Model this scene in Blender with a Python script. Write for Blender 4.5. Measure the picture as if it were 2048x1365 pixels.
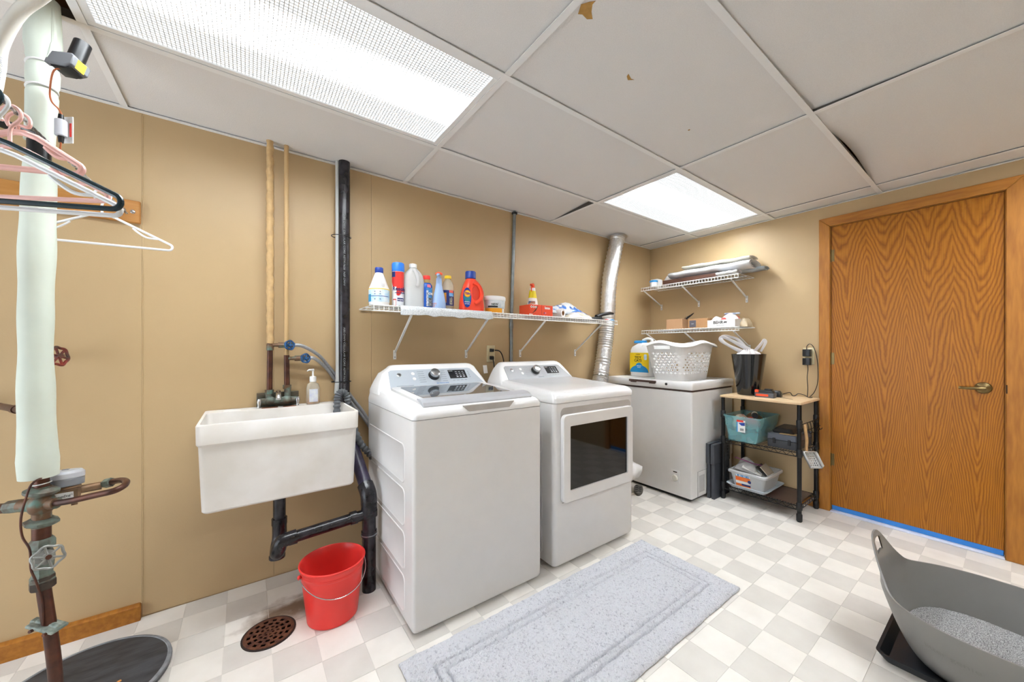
import bpy, bmesh, math, random
from mathutils import Vector, Matrix
random.seed(7)
for o in list(bpy.data.objects): bpy.data.objects.remove(o)
scene = bpy.context.scene
COL = scene.collection
PI = math.pi

# ------------------------------------------------------------------ camera
cam_data = bpy.data.cameras.new('camera')
cam_data.sensor_width = 36.0
cam_data.lens = 732.36 / 2048 * 36.0
cam_data.shift_y = 13.98 / 2048
cam_data.clip_start = 0.02
cam = bpy.data.objects.new('camera', cam_data)
COL.objects.link(cam)
YAW = 0.6279
CAMZ = 1.1814
cam.location = (0, 0, CAMZ)
cam.rotation_euler = (PI / 2, 0, -YAW)
scene.camera = cam

# ------------------------------------------------------------------ world and exposure
FILL_DAYLIGHT = 4.2      # fill daylight through the added, unseen glass door
w = bpy.data.worlds.new('world')
scene.world = w
w.use_nodes = True
w.node_tree.nodes['Background'].inputs[0].default_value = (0.86, 0.94, 1.04, 1)
w.node_tree.nodes['Background'].inputs[1].default_value = FILL_DAYLIGHT
scene.view_settings.view_transform = 'Standard'
scene.view_settings.look = 'None'
scene.view_settings.gamma = 1.0
scene.view_settings.use_curve_mapping = False
scene.view_settings.exposure = 0.20
LENS_LOW = 1.7      # lens luminance between the tubes
LENS_TUBE = 66.0    # lens luminance over the tubes

# portal in the added glass door, out of view: guides the daylight sampling
pl = bpy.data.lights.new('fill_daylight_portal', 'AREA'); pl.shape = 'RECTANGLE'; pl.size = 1.8; pl.size_y = 1.98; pl.cycles.is_portal = True
po = bpy.data.objects.new('fill_daylight_portal', pl); COL.objects.link(po); po.location = (-2.19, 1.2, 1.04); po.rotation_euler = (PI / 2, 0, -PI / 2)

# ------------------------------------------------------------------ room numbers
YA = 2.254          # back wall
XB = 3.43           # wall with the door
XL = -2.2           # wall on the left, out of frame
YF = -2.4           # wall behind the camera
H = 2.2137          # hung ceiling
GX, GY, TX, TY = 0.7983, 1.1421, 1.2192, 0.6096
FS, FX, FY = 0.1518, 2.2054, 0.6237

# ------------------------------------------------------------------ materials
def lin(c):
    c = c.lstrip('#')
    r = [int(c[i:i + 2], 16) / 255 for i in (0, 2, 4)]
    return [(x / 12.92 if x <= 0.04045 else ((x + 0.055) / 1.055) ** 2.4) for x in r] + [1.0]

MATS = {}
def mat(name, col, rough=0.5, metal=0.0, var=0.08, vscale=12.0, bump=0.0, bscale=40.0, trans=0.0,
        ior=1.45, coat=0.0, spec=0.5, col2=None, stretch=None, alpha=1.0, detail=3.0, ramp=(0.35, 0.65), rnd=0.0):
    """principled material; colour varies with noise between col and col2 (or a slightly darker col)"""
    if name in MATS: return MATS[name]
    m = bpy.data.materials.new(name); m.use_nodes = True
    nt = m.node_tree; N = nt.nodes; L = nt.links
    b = N['Principled BSDF']
    b.inputs['Roughness'].default_value = rough
    b.inputs['Metallic'].default_value = metal
    b.inputs['IOR'].default_value = ior
    b.inputs['Transmission Weight'].default_value = trans
    b.inputs['Coat Weight'].default_value = coat
    b.inputs['Specular IOR Level'].default_value = spec
    b.inputs['Alpha'].default_value = alpha
    tc = N.new('ShaderNodeTexCoord')
    src = tc.outputs['Object']
    if stretch:
        mp = N.new('ShaderNodeMapping'); mp.inputs['Scale'].default_value = stretch
        L.new(src, mp.inputs['Vector']); src = mp.outputs['Vector']
    nz = N.new('ShaderNodeTexNoise'); nz.inputs['Scale'].default_value = vscale; nz.inputs['Detail'].default_value = detail
    L.new(src, nz.inputs['Vector'])
    cr = N.new('ShaderNodeValToRGB')
    c1 = lin(col)
    c2 = lin(col2) if col2 else [x * (1 - var) for x in c1[:3]] + [1]
    cr.color_ramp.elements[0].position, cr.color_ramp.elements[1].position = ramp
    cr.color_ramp.elements[0].color = c1; cr.color_ramp.elements[1].color = c2
    L.new(nz.outputs['Fac'], cr.inputs['Fac'])
    out = cr.outputs['Color']
    if rnd:
        oi = N.new('ShaderNodeObjectInfo')
        mr = N.new('ShaderNodeMapRange'); mr.inputs['To Min'].default_value = 1 - rnd; mr.inputs['To Max'].default_value = 1.0
        L.new(oi.outputs['Random'], mr.inputs['Value'])
        mx = N.new('ShaderNodeMix'); mx.data_type = 'RGBA'; mx.blend_type = 'MULTIPLY'; mx.inputs['Factor'].default_value = 1
        L.new(out, mx.inputs[6]); L.new(mr.outputs['Result'], mx.inputs[7]); out = mx.outputs[2]
    L.new(out, b.inputs['Base Color'])
    if bump:
        n2 = N.new('ShaderNodeTexNoise'); n2.inputs['Scale'].default_value = bscale; n2.inputs['Detail'].default_value = 4
        L.new(src, n2.inputs['Vector'])
        bp = N.new('ShaderNodeBump'); bp.inputs['Strength'].default_value = bump; bp.inputs['Distance'].default_value = 0.004
        L.new(n2.outputs['Fac'], bp.inputs['Height']); L.new(bp.outputs['Normal'], b.inputs['Normal'])
    MATS[name] = m
    return m

# ------------------------------------------------------------------ mesh helpers
ORG = {}
def rrect(w, d, r, n=4, cx=0.0, cy=0.0):
    """rounded rectangle outline, counter-clockwise, centred"""
    r = max(min(r, w / 2 - 1e-5, d / 2 - 1e-5), 1e-5)
    out = []
    for sx, sy, a0 in ((1, 1, 0), (-1, 1, PI / 2), (-1, -1, PI), (1, -1, 1.5 * PI)):
        for i in range(n + 1):
            a = a0 + PI / 2 * i / n
            out.append((cx + sx * (w / 2 - r) + r * math.cos(a), cy + sy * (d / 2 - r) + r * math.sin(a)))
    return out

def smooth_path(pts, n=8, closed=False):
    """Catmull-Rom through the points"""
    P = [Vector(p) for p in pts]; out = []; m = len(P)
    rng = range(m) if closed else range(m - 1)
    for i in rng:
        if closed: p0, p1, p2, p3 = P[i - 1], P[i], P[(i + 1) % m], P[(i + 2) % m]
        else: p0, p1, p2, p3 = P[max(i - 1, 0)], P[i], P[i + 1], P[min(i + 2, m - 1)]
        for k in range(n):
            t = k / n
            out.append(0.5 * ((2 * p1) + (p2 - p0) * t + (2 * p0 - 5 * p1 + 4 * p2 - p3) * t * t + (3 * p1 - p0 - 3 * p2 + p3) * t ** 3))
    if not closed: out.append(P[-1])
    return out

class MB:
    def __init__(s, M=None):
        s.v = []; s.f = []; s.M = M if M is not None else Matrix()
    def add(s, vs, fs):
        o = len(s.v)
        s.v += [s.M @ Vector(v) for v in vs]
        s.f += [tuple(i + o for i in f) for f in fs]
        return s
    def box(s, x0, x1, y0, y1, z0, z1):
        return s.add([(x0, y0, z0), (x1, y0, z0), (x1, y1, z0), (x0, y1, z0), (x0, y0, z1), (x1, y0, z1), (x1, y1, z1), (x0, y1, z1)],
                     [(0, 3, 2, 1), (4, 5, 6, 7), (0, 1, 5, 4), (1, 2, 6, 5), (2, 3, 7, 6), (3, 0, 4, 7)])
    def loft(s, rings, caps=(True, True), closed=True):
        n = len(rings[0]); vs = [p for r in rings for p in r]; fs = []
        for k in range(len(rings) - 1):
            for i in range(n if closed else n - 1):
                j = (i + 1) % n
                fs.append((k * n + i, k * n + j, (k + 1) * n + j, (k + 1) * n + i))
        if caps[0]: fs.append(tuple(range(n - 1, -1, -1)))
        if caps[1]: fs.append(tuple((len(rings) - 1) * n + i for i in range(n)))
        return s.add(vs, fs)
    def rings(s, spec, n=4, caps=(True, True)):
        """spec: (z, x0, x1, y0, y1, radius) rounded rectangles lofted upward"""
        R = []
        for z, x0, x1, y0, y1, r in spec:
            R.append([(x, y, z) for x, y in rrect(x1 - x0, y1 - y0, r, n, (x0 + x1) / 2, (y0 + y1) / 2)])
        return s.loft(R, caps)
    def lathe(s, prof, n=24, c=(0, 0, 0), sx=1.0, sy=1.0, caps=(True, True)):
        R = [[(c[0] + r * sx * math.cos(2 * PI * i / n), c[1] + r * sy * math.sin(2 * PI * i / n), c[2] + z) for i in range(n)] for r, z in prof]
        return s.loft(R, caps)
    def tube(s, pts, r, n=8, closed=False, caps=True):
        P = [Vector(p) for p in pts]; m = len(P)
        rr = r if isinstance(r, (list, tuple)) else [r] * m
        T = []
        for i in range(m):
            if closed: t = P[(i + 1) % m] - P[i - 1]
            else: t = P[min(i + 1, m - 1)] - P[max(i - 1, 0)]
            if t.length < 1e-9: t = Vector((0, 0, 1))
            T.append(t.normalized())
        up = Vector((0, 0, 1)) if abs(T[0].z) < 0.9 else Vector((1, 0, 0))
        nrm = (up - T[0] * up.dot(T[0])).normalized()
        R = []
        for i in range(m):
            nrm = (nrm - T[i] * nrm.dot(T[i]))
            if nrm.length < 1e-6: nrm = T[i].orthogonal()
            nrm.normalize(); b = T[i].cross(nrm)
            R.append([P[i] + (nrm * math.cos(2 * PI * k / n) + b * math.sin(2 * PI * k / n)) * rr[i] for k in range(n)])
        if closed: R.append(R[0]); caps = False
        return s.loft(R, (caps, caps))
    def cyl(s, p0, p1, r0, r1=None, n=16):
        return s.tube([p0, p1], [r0, r0 if r1 is None else r1], n)
    def prism(s, poly, fn, a0, a1):
        """poly of 2-D points, fn(u, v, w) -> 3-D"""
        return s.loft([[fn(u, v, a0) for u, v in poly], [fn(u, v, a1) for u, v in poly]])
    def sphere(s, c, rx, ry=None, rz=None, n=16, m=8):
        ry = ry or rx; rz = rz or rx
        prof = [(math.sin(PI * k / m) * 1.0 + 1e-4, -math.cos(PI * k / m)) for k in range(m + 1)]
        R = [[(c[0] + rx * r * math.cos(2 * PI * i / n), c[1] + ry * r * math.sin(2 * PI * i / n), c[2] + rz * z) for i in range(n)] for r, z in prof]
        return s.loft(R)
    def grid(s, nu, nv, fn, thick=None):
        vs = [fn(i / nu, j / nv) for j in range(nv + 1) for i in range(nu + 1)]
        fs = [(j * (nu + 1) + i, j * (nu + 1) + i + 1, (j + 1) * (nu + 1) + i + 1, (j + 1) * (nu + 1) + i) for j in range(nv) for i in range(nu)]
        return s.add(vs, fs)
    def build(s, name, m, parent=None, smooth=35, bevel=0.0, solid=0.0, recalc=True):
        me = bpy.data.meshes.new(name)
        if parent is not None: org = ORG[parent]
        else:
            xs = [v.x for v in s.v]; ys = [v.y for v in s.v]; zs = [v.z for v in s.v]
            org = Vector(((min(xs) + max(xs)) / 2, (min(ys) + max(ys)) / 2, min(zs)))
        me.from_pydata([v - org for v in s.v], [], s.f)
        if recalc:
            bm = bmesh.new(); bm.from_mesh(me)
            bmesh.ops.recalc_face_normals(bm, faces=bm.faces)
            bm.to_mesh(me); bm.free()
        if m is not None: me.materials.append(m)
        if smooth:
            me.shade_smooth(); me.set_sharp_from_angle(angle=math.radians(smooth))
        o = bpy.data.objects.new(name, me); COL.objects.link(o)
        if parent is not None: o.parent = parent
        else: o.location = org
        ORG[o] = org
        if solid:
            md = o.modifiers.new('thickness', 'SOLIDIFY'); md.thickness = solid; md.offset = 0
        if bevel:
            md = o.modifiers.new('bevel', 'BEVEL'); md.width = bevel; md.segments = 2; md.limit_method = 'ANGLE'; md.angle_limit = math.radians(40)
        return o

def tag(o, label=None, cat=None, group=None, kind=None):
    if label: o['label'] = label
    if cat: o['category'] = cat
    if group: o['group'] = group
    if kind: o['kind'] = kind
    return o

def thing(name, label, cat, loc, group=None):
    o = bpy.data.objects.new(name, None); COL.objects.link(o)
    o.empty_display_size = 0.05
    o.location = loc; ORG[o] = Vector(loc)
    return tag(o, label, cat, group)

def struct(o): o['kind'] = 'structure'; return o

def frame(o, u, v, n):
    """matrix with columns u, v, n at origin o"""
    u = Vector(u).normalized(); v = Vector(v).normalized(); n = Vector(n).normalized()
    return Matrix(((u.x, v.x, n.x, o[0]), (u.y, v.y, n.y, o[1]), (u.z, v.z, n.z, o[2]), (0, 0, 0, 1)))

def text_mesh(body, size, depth=0.0006, align='CENTER', bold=False, sx=1.0):
    cu = bpy.data.curves.new('lettering', 'FONT')
    cu.body = body; cu.size = size; cu.extrude = depth; cu.align_x = align; cu.align_y = 'CENTER'; cu.resolution_u = 3
    if bold: cu.offset = size * 0.02
    ob = bpy.data.objects.new('lettering', cu)
    me = ob.to_mesh()
    vs = [(v.co.x * sx, v.co.y, v.co.z) for v in me.vertices]; fs = [tuple(p.vertices) for p in me.polygons]
    ob.to_mesh_clear(); bpy.data.objects.remove(ob); bpy.data.curves.remove(cu)
    return vs, fs

def text(body, size, m, parent, M, bold=True, sx=1.0, depth=0.0006, align='CENTER'):
    vs, fs = text_mesh(body, size, depth, align, bold, sx)
    if not vs: return None
    return MB(M).add(vs, fs).build('lettering', m, parent, smooth=0)

def text_round(body, size, m, parent, c, r, a0, z, bold=True, sx=1.0, rs=(1, 1)):
    """lettering wrapped round a vertical cylinder"""
    vs, fs = text_mesh(body, size, 0.0006, 'CENTER', bold, sx)
    out = []
    for x, y, d in vs:
        a = a0 + x / r; q = r + d + 0.0012
        out.append((c[0] + q * rs[0] * math.cos(a), c[1] + q * rs[1] * math.sin(a), z + y))
    return MB().add(out, fs).build('lettering', m, parent, smooth=0)

def wrap(mb, c, r, z0, z1, a0, a1, n=14, rs=(1, 1), th=0.0008, r1=None):
    """label patch on a (slightly conical) bottle"""
    r1 = r if r1 is None else r1
    R = []
    for rr, z in ((r, z0), (r1, z1)):
        for q in (rr, rr + th):
            pass
    vs = []; fs = []
    for i in range(n + 1):
        a = a0 + (a1 - a0) * i / n
        for rr, z in ((r + th, z0), (r1 + th, z1), (r1, z1), (r, z0)):
            vs.append((c[0] + rr * rs[0] * math.cos(a), c[1] + rr * rs[1] * math.sin(a), z))
    for i in range(n):
        for k in range(4):
            fs.append((i * 4 + k, i * 4 + (k + 1) % 4, (i + 1) * 4 + (k + 1) % 4, (i + 1) * 4 + k))
    fs.append((0, 1, 2, 3)); fs.append(tuple(n * 4 + k for k in (3, 2, 1, 0)))
    mb.add(vs, fs); return mb

# ------------------------------------------------------------------ shared materials
m_wall = mat('tan_wall_paint', '#bfa57d', 0.42, var=0.05, vscale=2.5, bump=0.06, bscale=160)
m_oak = mat('oak_trim', '#b0742a', 0.42, col2='#9a6020', vscale=9, stretch=(6, 6, 0.7), bump=0.05)
m_oak_x = mat('oak_trim_across', '#b0742a', 0.42, col2='#9a6020', vscale=9, stretch=(6, 0.7, 6), bump=0.05)
m_white = mat('white_enamel', '#eeeeee', 0.22, var=0.02, coat=0.3)
m_offwhite = mat('offwhite_enamel', '#e6e5e3', 0.28, var=0.02)
m_wire = mat('white_vinyl_wire', '#efefec', 0.4, var=0.03)
m_plastic = mat('white_plastic', '#f0f0ef', 0.4, var=0.03)
m_black = mat('black_plastic', '#17181a', 0.35, var=0.2)
m_blackmetal = mat('black_metal', '#151516', 0.3, metal=0.3, var=0.2)
m_abs = mat('black_drain_pipe', '#131214', 0.25, col2='#2e2b30', vscale=20)
m_silver = mat('silver_metal', '#c9cacb', 0.25, metal=1.0, var=0.1)
m_foil = mat('crinkled_foil', '#f2f2f2', 0.3, metal=0.9, var=0.12, vscale=60, bump=0.8, bscale=90)
m_galv = mat('galvanised_steel', '#8f9698', 0.4, metal=0.8, var=0.2, vscale=30)
m_copper = mat('tarnished_copper', '#5f3b2d', 0.38, metal=0.55, col2='#45302a', vscale=25, bump=0.1)
m_brass = mat('verdigris_brass', '#6f5540', 0.5, metal=0.4, col2='#5f7f76', vscale=28, bump=0.3, ramp=(0.45, 0.62))
m_verd = mat('green_crusted_bronze', '#74857c', 0.55, metal=0.3, col2='#5c4f44', vscale=30, bump=0.5)
m_blue = mat('blue_plastic', '#1c64c8', 0.35, var=0.1)
m_dblue = mat('dark_blue_plastic', '#1a3f98', 0.35, var=0.1)
m_navy = mat('navy_print', '#1f2f6e', 0.4, var=0.05)
m_red = mat('red_plastic', '#ea3e38', 0.33, var=0.05)
m_orange = mat('orange_plastic', '#f0552c', 0.35, var=0.04)
m_yellow = mat('yellow_print', '#f2cf22', 0.45, var=0.04)
m_ink = mat('black_ink', '#161616', 0.6, var=0.0)
m_greyink = mat('grey_ink', '#80868c', 0.6, var=0.0)
m_paper = mat('white_paper', '#f0efec', 0.75, var=0.03)
m_card = mat('brown_cardboard', '#b98d62', 0.8, var=0.08, vscale=30)

# ================================================================== STRUCTURE
# ---- ceiling lights first: they carry the light of the room
def lens_material(name):
    m = bpy.data.materials.new(name); m.use_nodes = True
    nt = m.node_tree; N = nt.nodes; L = nt.links
    for n in list(N): N.remove(n)
    out = N.new('ShaderNodeOutputMaterial')
    em = N.new('ShaderNodeEmission'); em.inputs['Color'].default_value = (0.935, 0.985, 1.03, 1)
    tc = N.new('ShaderNodeTexCoord'); sp = N.new('ShaderNodeSeparateXYZ')
    L.new(tc.outputs['Object'], sp.inputs[0])
    # the tubes run along the middle of the fixture: the lens is brightest there
    ab = N.new('ShaderNodeMath'); ab.operation = 'ABSOLUTE'; L.new(sp.outputs['Y'], ab.inputs[0])
    sb = N.new('ShaderNodeMath'); sb.operation = 'SUBTRACT'; sb.inputs[1].default_value = 0.0; L.new(ab.outputs[0], sb.inputs[0])
    a2 = N.new('ShaderNodeMath'); a2.operation = 'ABSOLUTE'; L.new(sb.outputs[0], a2.inputs[0])
    mr = N.new('ShaderNodeMapRange'); mr.interpolation_type = 'SMOOTHSTEP'
    mr.inputs['From Min'].default_value = 0.01; mr.inputs['From Max'].default_value = 0.13
    mr.inputs['To Min'].default_value = LENS_TUBE; mr.inputs['To Max'].default_value = LENS_LOW
    L.new(a2.outputs[0], mr.inputs['Value'])
    # prismatic cells scatter unevenly
    nz = N.new('ShaderNodeTexNoise'); nz.inputs['Scale'].default_value = 90; L.new(tc.outputs['Object'], nz.inputs['Vector'])
    m2 = N.new('ShaderNodeMapRange'); m2.inputs['To Min'].default_value = 0.85; m2.inputs['To Max'].default_value = 1.15; L.new(nz.outputs['Fac'], m2.inputs['Value'])
    mu = N.new('ShaderNodeMath'); mu.operation = 'MULTIPLY'; L.new(mr.outputs['Result'], mu.inputs[0]); L.new(m2.outputs['Result'], mu.inputs[1])
    L.new(mu.outputs[0], em.inputs['Strength']); L.new(em.outputs[0], out.inputs[0])
    return m
m_lens = lens_material('lit_prismatic_lens')
m_lensgrid = mat('clear_lens_ridges', '#dcdcd8', 0.3, var=0.03)
m_tee = mat('white_ceiling_grid', '#f6f7f7', 0.4, var=0.02)

def ceiling_light(ix, jy, label):
    x0 = GX + ix * TX; x1 = x0 + TX; y0 = GY + jy * TY; y1 = y0 + TY
    cx, cy = (x0 + x1) / 2, (y0 + y1) / 2
    t = thing('ceiling_light', label, 'ceiling light', (cx, cy, H), 'recessed fluorescent troffers')
    a, b, c, d = x0 + .012, x1 - .012, y0 + .012, y1 - .012
    f = MB()
    for bx in ((a, b, c, c + .022), (a, b, d - .022, d), (a, a + .022, c + .022, d - .022), (b - .022, b, c + .022, d - .022)):
        f.box(bx[0], bx[1], bx[2], bx[3], H + .001, H + .012)
    f.build('frame', m_tee, t, bevel=.001)
    MB().box(a + .02, b - .02, c + .02, d - .02, H + .008, H + .0095).build('lens', m_lens, t, smooth=0)
    g = MB(); n = 96; m = 46; p, q, r, s = a + .022, b - .022, c + .022, d - .022
    for i in range(1, n):
        x = p + (q - p) * i / n; g.box(x - .0013, x + .0013, r, s, H + .0068, H + .0079)
    for j in range(1, m):
        y = r + (s - r) * j / m; g.box(p, q, y - .0013, y + .0013, H + .0066, H + .0077)
    g.build('lens_grid', m_lensgrid, t, smooth=0, recalc=False)['kind'] = 'stuff'
    MB().rings([(H + .0125, a, b, c, d, .002), (H + .06, a, b, c, d, .002), (H + .10, a + .08, b - .08, c + .08, d - .08, .002)], 1).build('housing', m_offwhite, t)
    return t
ceiling_light(-1, 0, 'long fluorescent ceiling light above the laundry sink and washer')
ceiling_light(1, 0, 'fluorescent ceiling light near the corner above the chest freezer')
ceiling_light(0, -4, 'added unseen fluorescent fill light well behind the camera')  # fixture added out of view to brighten the ceiling and right side
ceiling_light(1, -3, 'added unseen fluorescent fill light behind the camera position')  # second unseen fixture, put in for fill light

# ---- floor
def floor_material(name, c, c2, stain=True):
    m = bpy.data.materials.new(name); m.use_nodes = True
    nt = m.node_tree; N = nt.nodes; L = nt.links; b = N['Principled BSDF']
    b.inputs['Roughness'].default_value = 0.42
    geo = N.new('ShaderNodeNewGeometry')
    nz = N.new('ShaderNodeTexNoise'); nz.inputs['Scale'].default_value = 9; nz.inputs['Detail'].default_value = 6
    L.new(geo.outputs['Position'], nz.inputs['Vector'])
    cr = N.new('ShaderNodeValToRGB'); cr.color_ramp.elements[0].color = lin(c); cr.color_ramp.elements[1].color = lin(c2)
    cr.color_ramp.elements[0].position = .3; cr.color_ramp.elements[1].position = .75
    L.new(nz.outputs['Fac'], cr.inputs['Fac'])
    # brown water stain on the vinyl between the drain and the wall
    mp = N.new('ShaderNodeMapping'); mp.vector_type = 'POINT'
    mp.inputs['Location'].default_value = (-0.20 / .20, -1.93 / .085, 0); mp.inputs['Scale'].default_value = (1 / .20, 1 / .085, 0)
    L.new(geo.outputs['Position'], mp.inputs['Vector'])
    ln = N.new('ShaderNodeVectorMath'); ln.operation = 'LENGTH'; L.new(mp.outputs['Vector'], ln.inputs[0])
    n2 = N.new('ShaderNodeTexNoise'); n2.inputs['Scale'].default_value = 16; n2.inputs['Detail'].default_value = 5
    L.new(geo.outputs['Position'], n2.inputs['Vector'])
    ad = N.new('ShaderNodeMath'); ad.operation = 'MULTIPLY_ADD'; ad.inputs[1].default_value = 1.5; L.new(n2.outputs['Fac'], ad.inputs[0]); L.new(ln.outputs['Value'], ad.inputs[2])
    mr = N.new('ShaderNodeMapRange'); mr.inputs['From Min'].default_value = 1.15; mr.inputs['From Max'].default_value = 2.0
    mr.inputs['To Min'].default_value = 0.85; mr.inputs['To Max'].default_value = 0.0
    L.new(ad.outputs[0], mr.inputs['Value'])
    mx = N.new('ShaderNodeMix'); mx.data_type = 'RGBA'; L.new(mr.outputs['Result'], mx.inputs['Factor'])
    L.new(cr.outputs['Color'], mx.inputs[6]); mx.inputs[7].default_value = lin('#6a4a24')
    L.new(mx.outputs[2], b.inputs['Base Color'])
    return m
m_tile_l = floor_material('light_vinyl_tile', '#efebe4', '#e6e1d9')
m_tile_d = floor_material('grey_vinyl_tile', '#dcd8d1', '#d2cdc6')
m_floorbase = mat('vinyl_seam', '#e0dcd4', 0.6, var=0.03)
floor = struct(MB().box(XL, XB + .25, YF, YA, -.06, -.0015).build('floor', m_floorbase, smooth=0))
ORG_F = ORG[floor]
def project(x, y, z):
    d = x * math.sin(YAW) + y * math.cos(YAW); r = x * math.cos(YAW) - y * math.sin(YAW)
    if d < .05: return None
    return 1024 + 732.36 * r / d, 696.48 - 732.36 * (z - CAMZ) / d
def tile_mesh(name, m):
    h = FS / 2 - .0006
    mb = MB(); mb.box(-h, h, -h, h, -.0014, 0)
    me = bpy.data.meshes.new(name); me.from_pydata([tuple(v) for v in mb.v], [], mb.f); me.materials.append(m); return me
tl, td = tile_mesh('floor_tile', m_tile_l), tile_mesh('floor_tile_grey', m_tile_d)
cells = []
for i in range(-32, 10):
    for j in range(-21, 12):
        x0, y0 = FX + i * FS, FY + j * FS
        if x0 < XL or x0 + FS > XB + .24 or y0 < YF or y0 > YA: continue
        cx, cy = x0 + FS / 2, y0 + FS / 2
        p = project(cx, cy, 0)
        vis = p is not None and -60 < p[0] < 2108 and p[1] < 1440 and cx < XB
        hidden = (.60 < cx < 1.16 and 1.52 < cy) or (1.37 < cx < 1.92 and 1.52 < cy) or (2.82 < cx and 1.52 < cy) or (.56 < cx < 1.86 and .87 < cy < 1.27)
        cells.append((0 if vis and not hidden else 1, math.hypot(cx, cy), cx, cy, (i + j) % 2 == 0, y0 + FS > YA))
cells.sort()
rest = [MB(), MB()]; count = 0
for vis, dist, cx, cy, dark, cut in cells:
    if vis == 0 and count < 296 and not cut:
        o = bpy.data.objects.new('floor_tile', td if dark else tl); COL.objects.link(o)
        o.parent = floor; o.location = Vector((cx, cy, 0)) - ORG_F; count += 1
    else:
        h = FS / 2 - .0006
        rest[1 if dark else 0].box(cx - h, cx + h, cy - h, min(cy + h, YA - .0005), -.0014, 0)
for r, m in zip(rest, (m_tile_l, m_tile_d)):
    r.build('floor_tile_field', m, floor, smooth=0, recalc=False)['kind'] = 'stuff'

# ---- back wall: painted panels with joints
wall = struct(MB().box(XL, XB + .1, YA + .008, YA + .12, -.06, 2.5).build('wall_back', m_wall, smooth=0))
xs = [XL, -1.59, -.37, .116, .602, XB]
for a, b in zip(xs[:-1], xs[1:]):
    MB().box(a + .0004, b - .0004, YA, YA + .008, .004, 2.45).build('wall_panel', m_wall, wall, smooth=0, bevel=.0008)
# painted-over joint beads
for x in (-.368, .604):
    MB().tube([(x, YA, .05), (x, YA, 2.2)], .0018, 6).build('joint_bead', m_wall, wall)
bb = tag(MB().rings([(0.0, -2.2, -.371, YA - .026, YA - .001, .002), (.062, -2.2, -.371, YA - .026, YA - .001, .003), (.068, -2.2, -.375, YA - .018, YA - .001, .003)], 2).build('baseboard_back', m_oak_x), kind='structure')

# ---- door wall
DY0, DY1, DZ = .035, .792, 2.062       # opening
wr = MB()
wr.box(XB, XB + .12, DY1, YA + .12, -.06, 2.5)
wr.box(XB, XB + .12, DY0, DY1, DZ, 2.5)
wr.box(XB, XB + .12, YF, DY0, -.06, 2.5)
struct(wr.build('wall_right', m_wall, smooth=0))
struct(MB().box(XB - .012, XB, 1.36, 1.44, .0, .07).build('baseboard_right', m_oak_x))
struct(MB().box(XB - .014, XB, .86, 1.36, .0, .07).build('baseboard_right', m_oak_x))
WY_0, WY_1, WZ_0, WZ_1 = .3, 2.1, .05, 2.03      # opening for the added glass door in the left wall, unseen
wl = MB(); wl.box(XL - .12, XL, YF - .12, WY_0, -.06, 2.5); wl.box(XL - .12, XL, WY_1, YA + .12, -.06, 2.5); wl.box(XL - .12, XL, WY_0, WY_1, WZ_1, 2.5); wl.box(XL - .12, XL, WY_0, WY_1, -.06, WZ_0)
struct(wl.build('wall_left', m_wall, smooth=0))
gd = MB()
for a, b in ((WY_0, WY_0 + .05), (1.17, 1.23), (WY_1 - .05, WY_1)): gd.box(XL - .09, XL - .03, a, b, WZ_0, WZ_1)
for a, b in ((WZ_0, WZ_0 + .05), (WZ_1 - .05, WZ_1)): gd.box(XL - .088, XL - .032, WY_0 + .05, WY_1 - .05, a, b)
struct(gd.build('fill_window_1', m_offwhite, smooth=0))  # added glass door, never in view, lets in fill daylight
struct(MB().box(XL, XB + .12, YF - .12, YF, -.06, 2.5).build('wall_front', m_wall, smooth=0))

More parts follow.
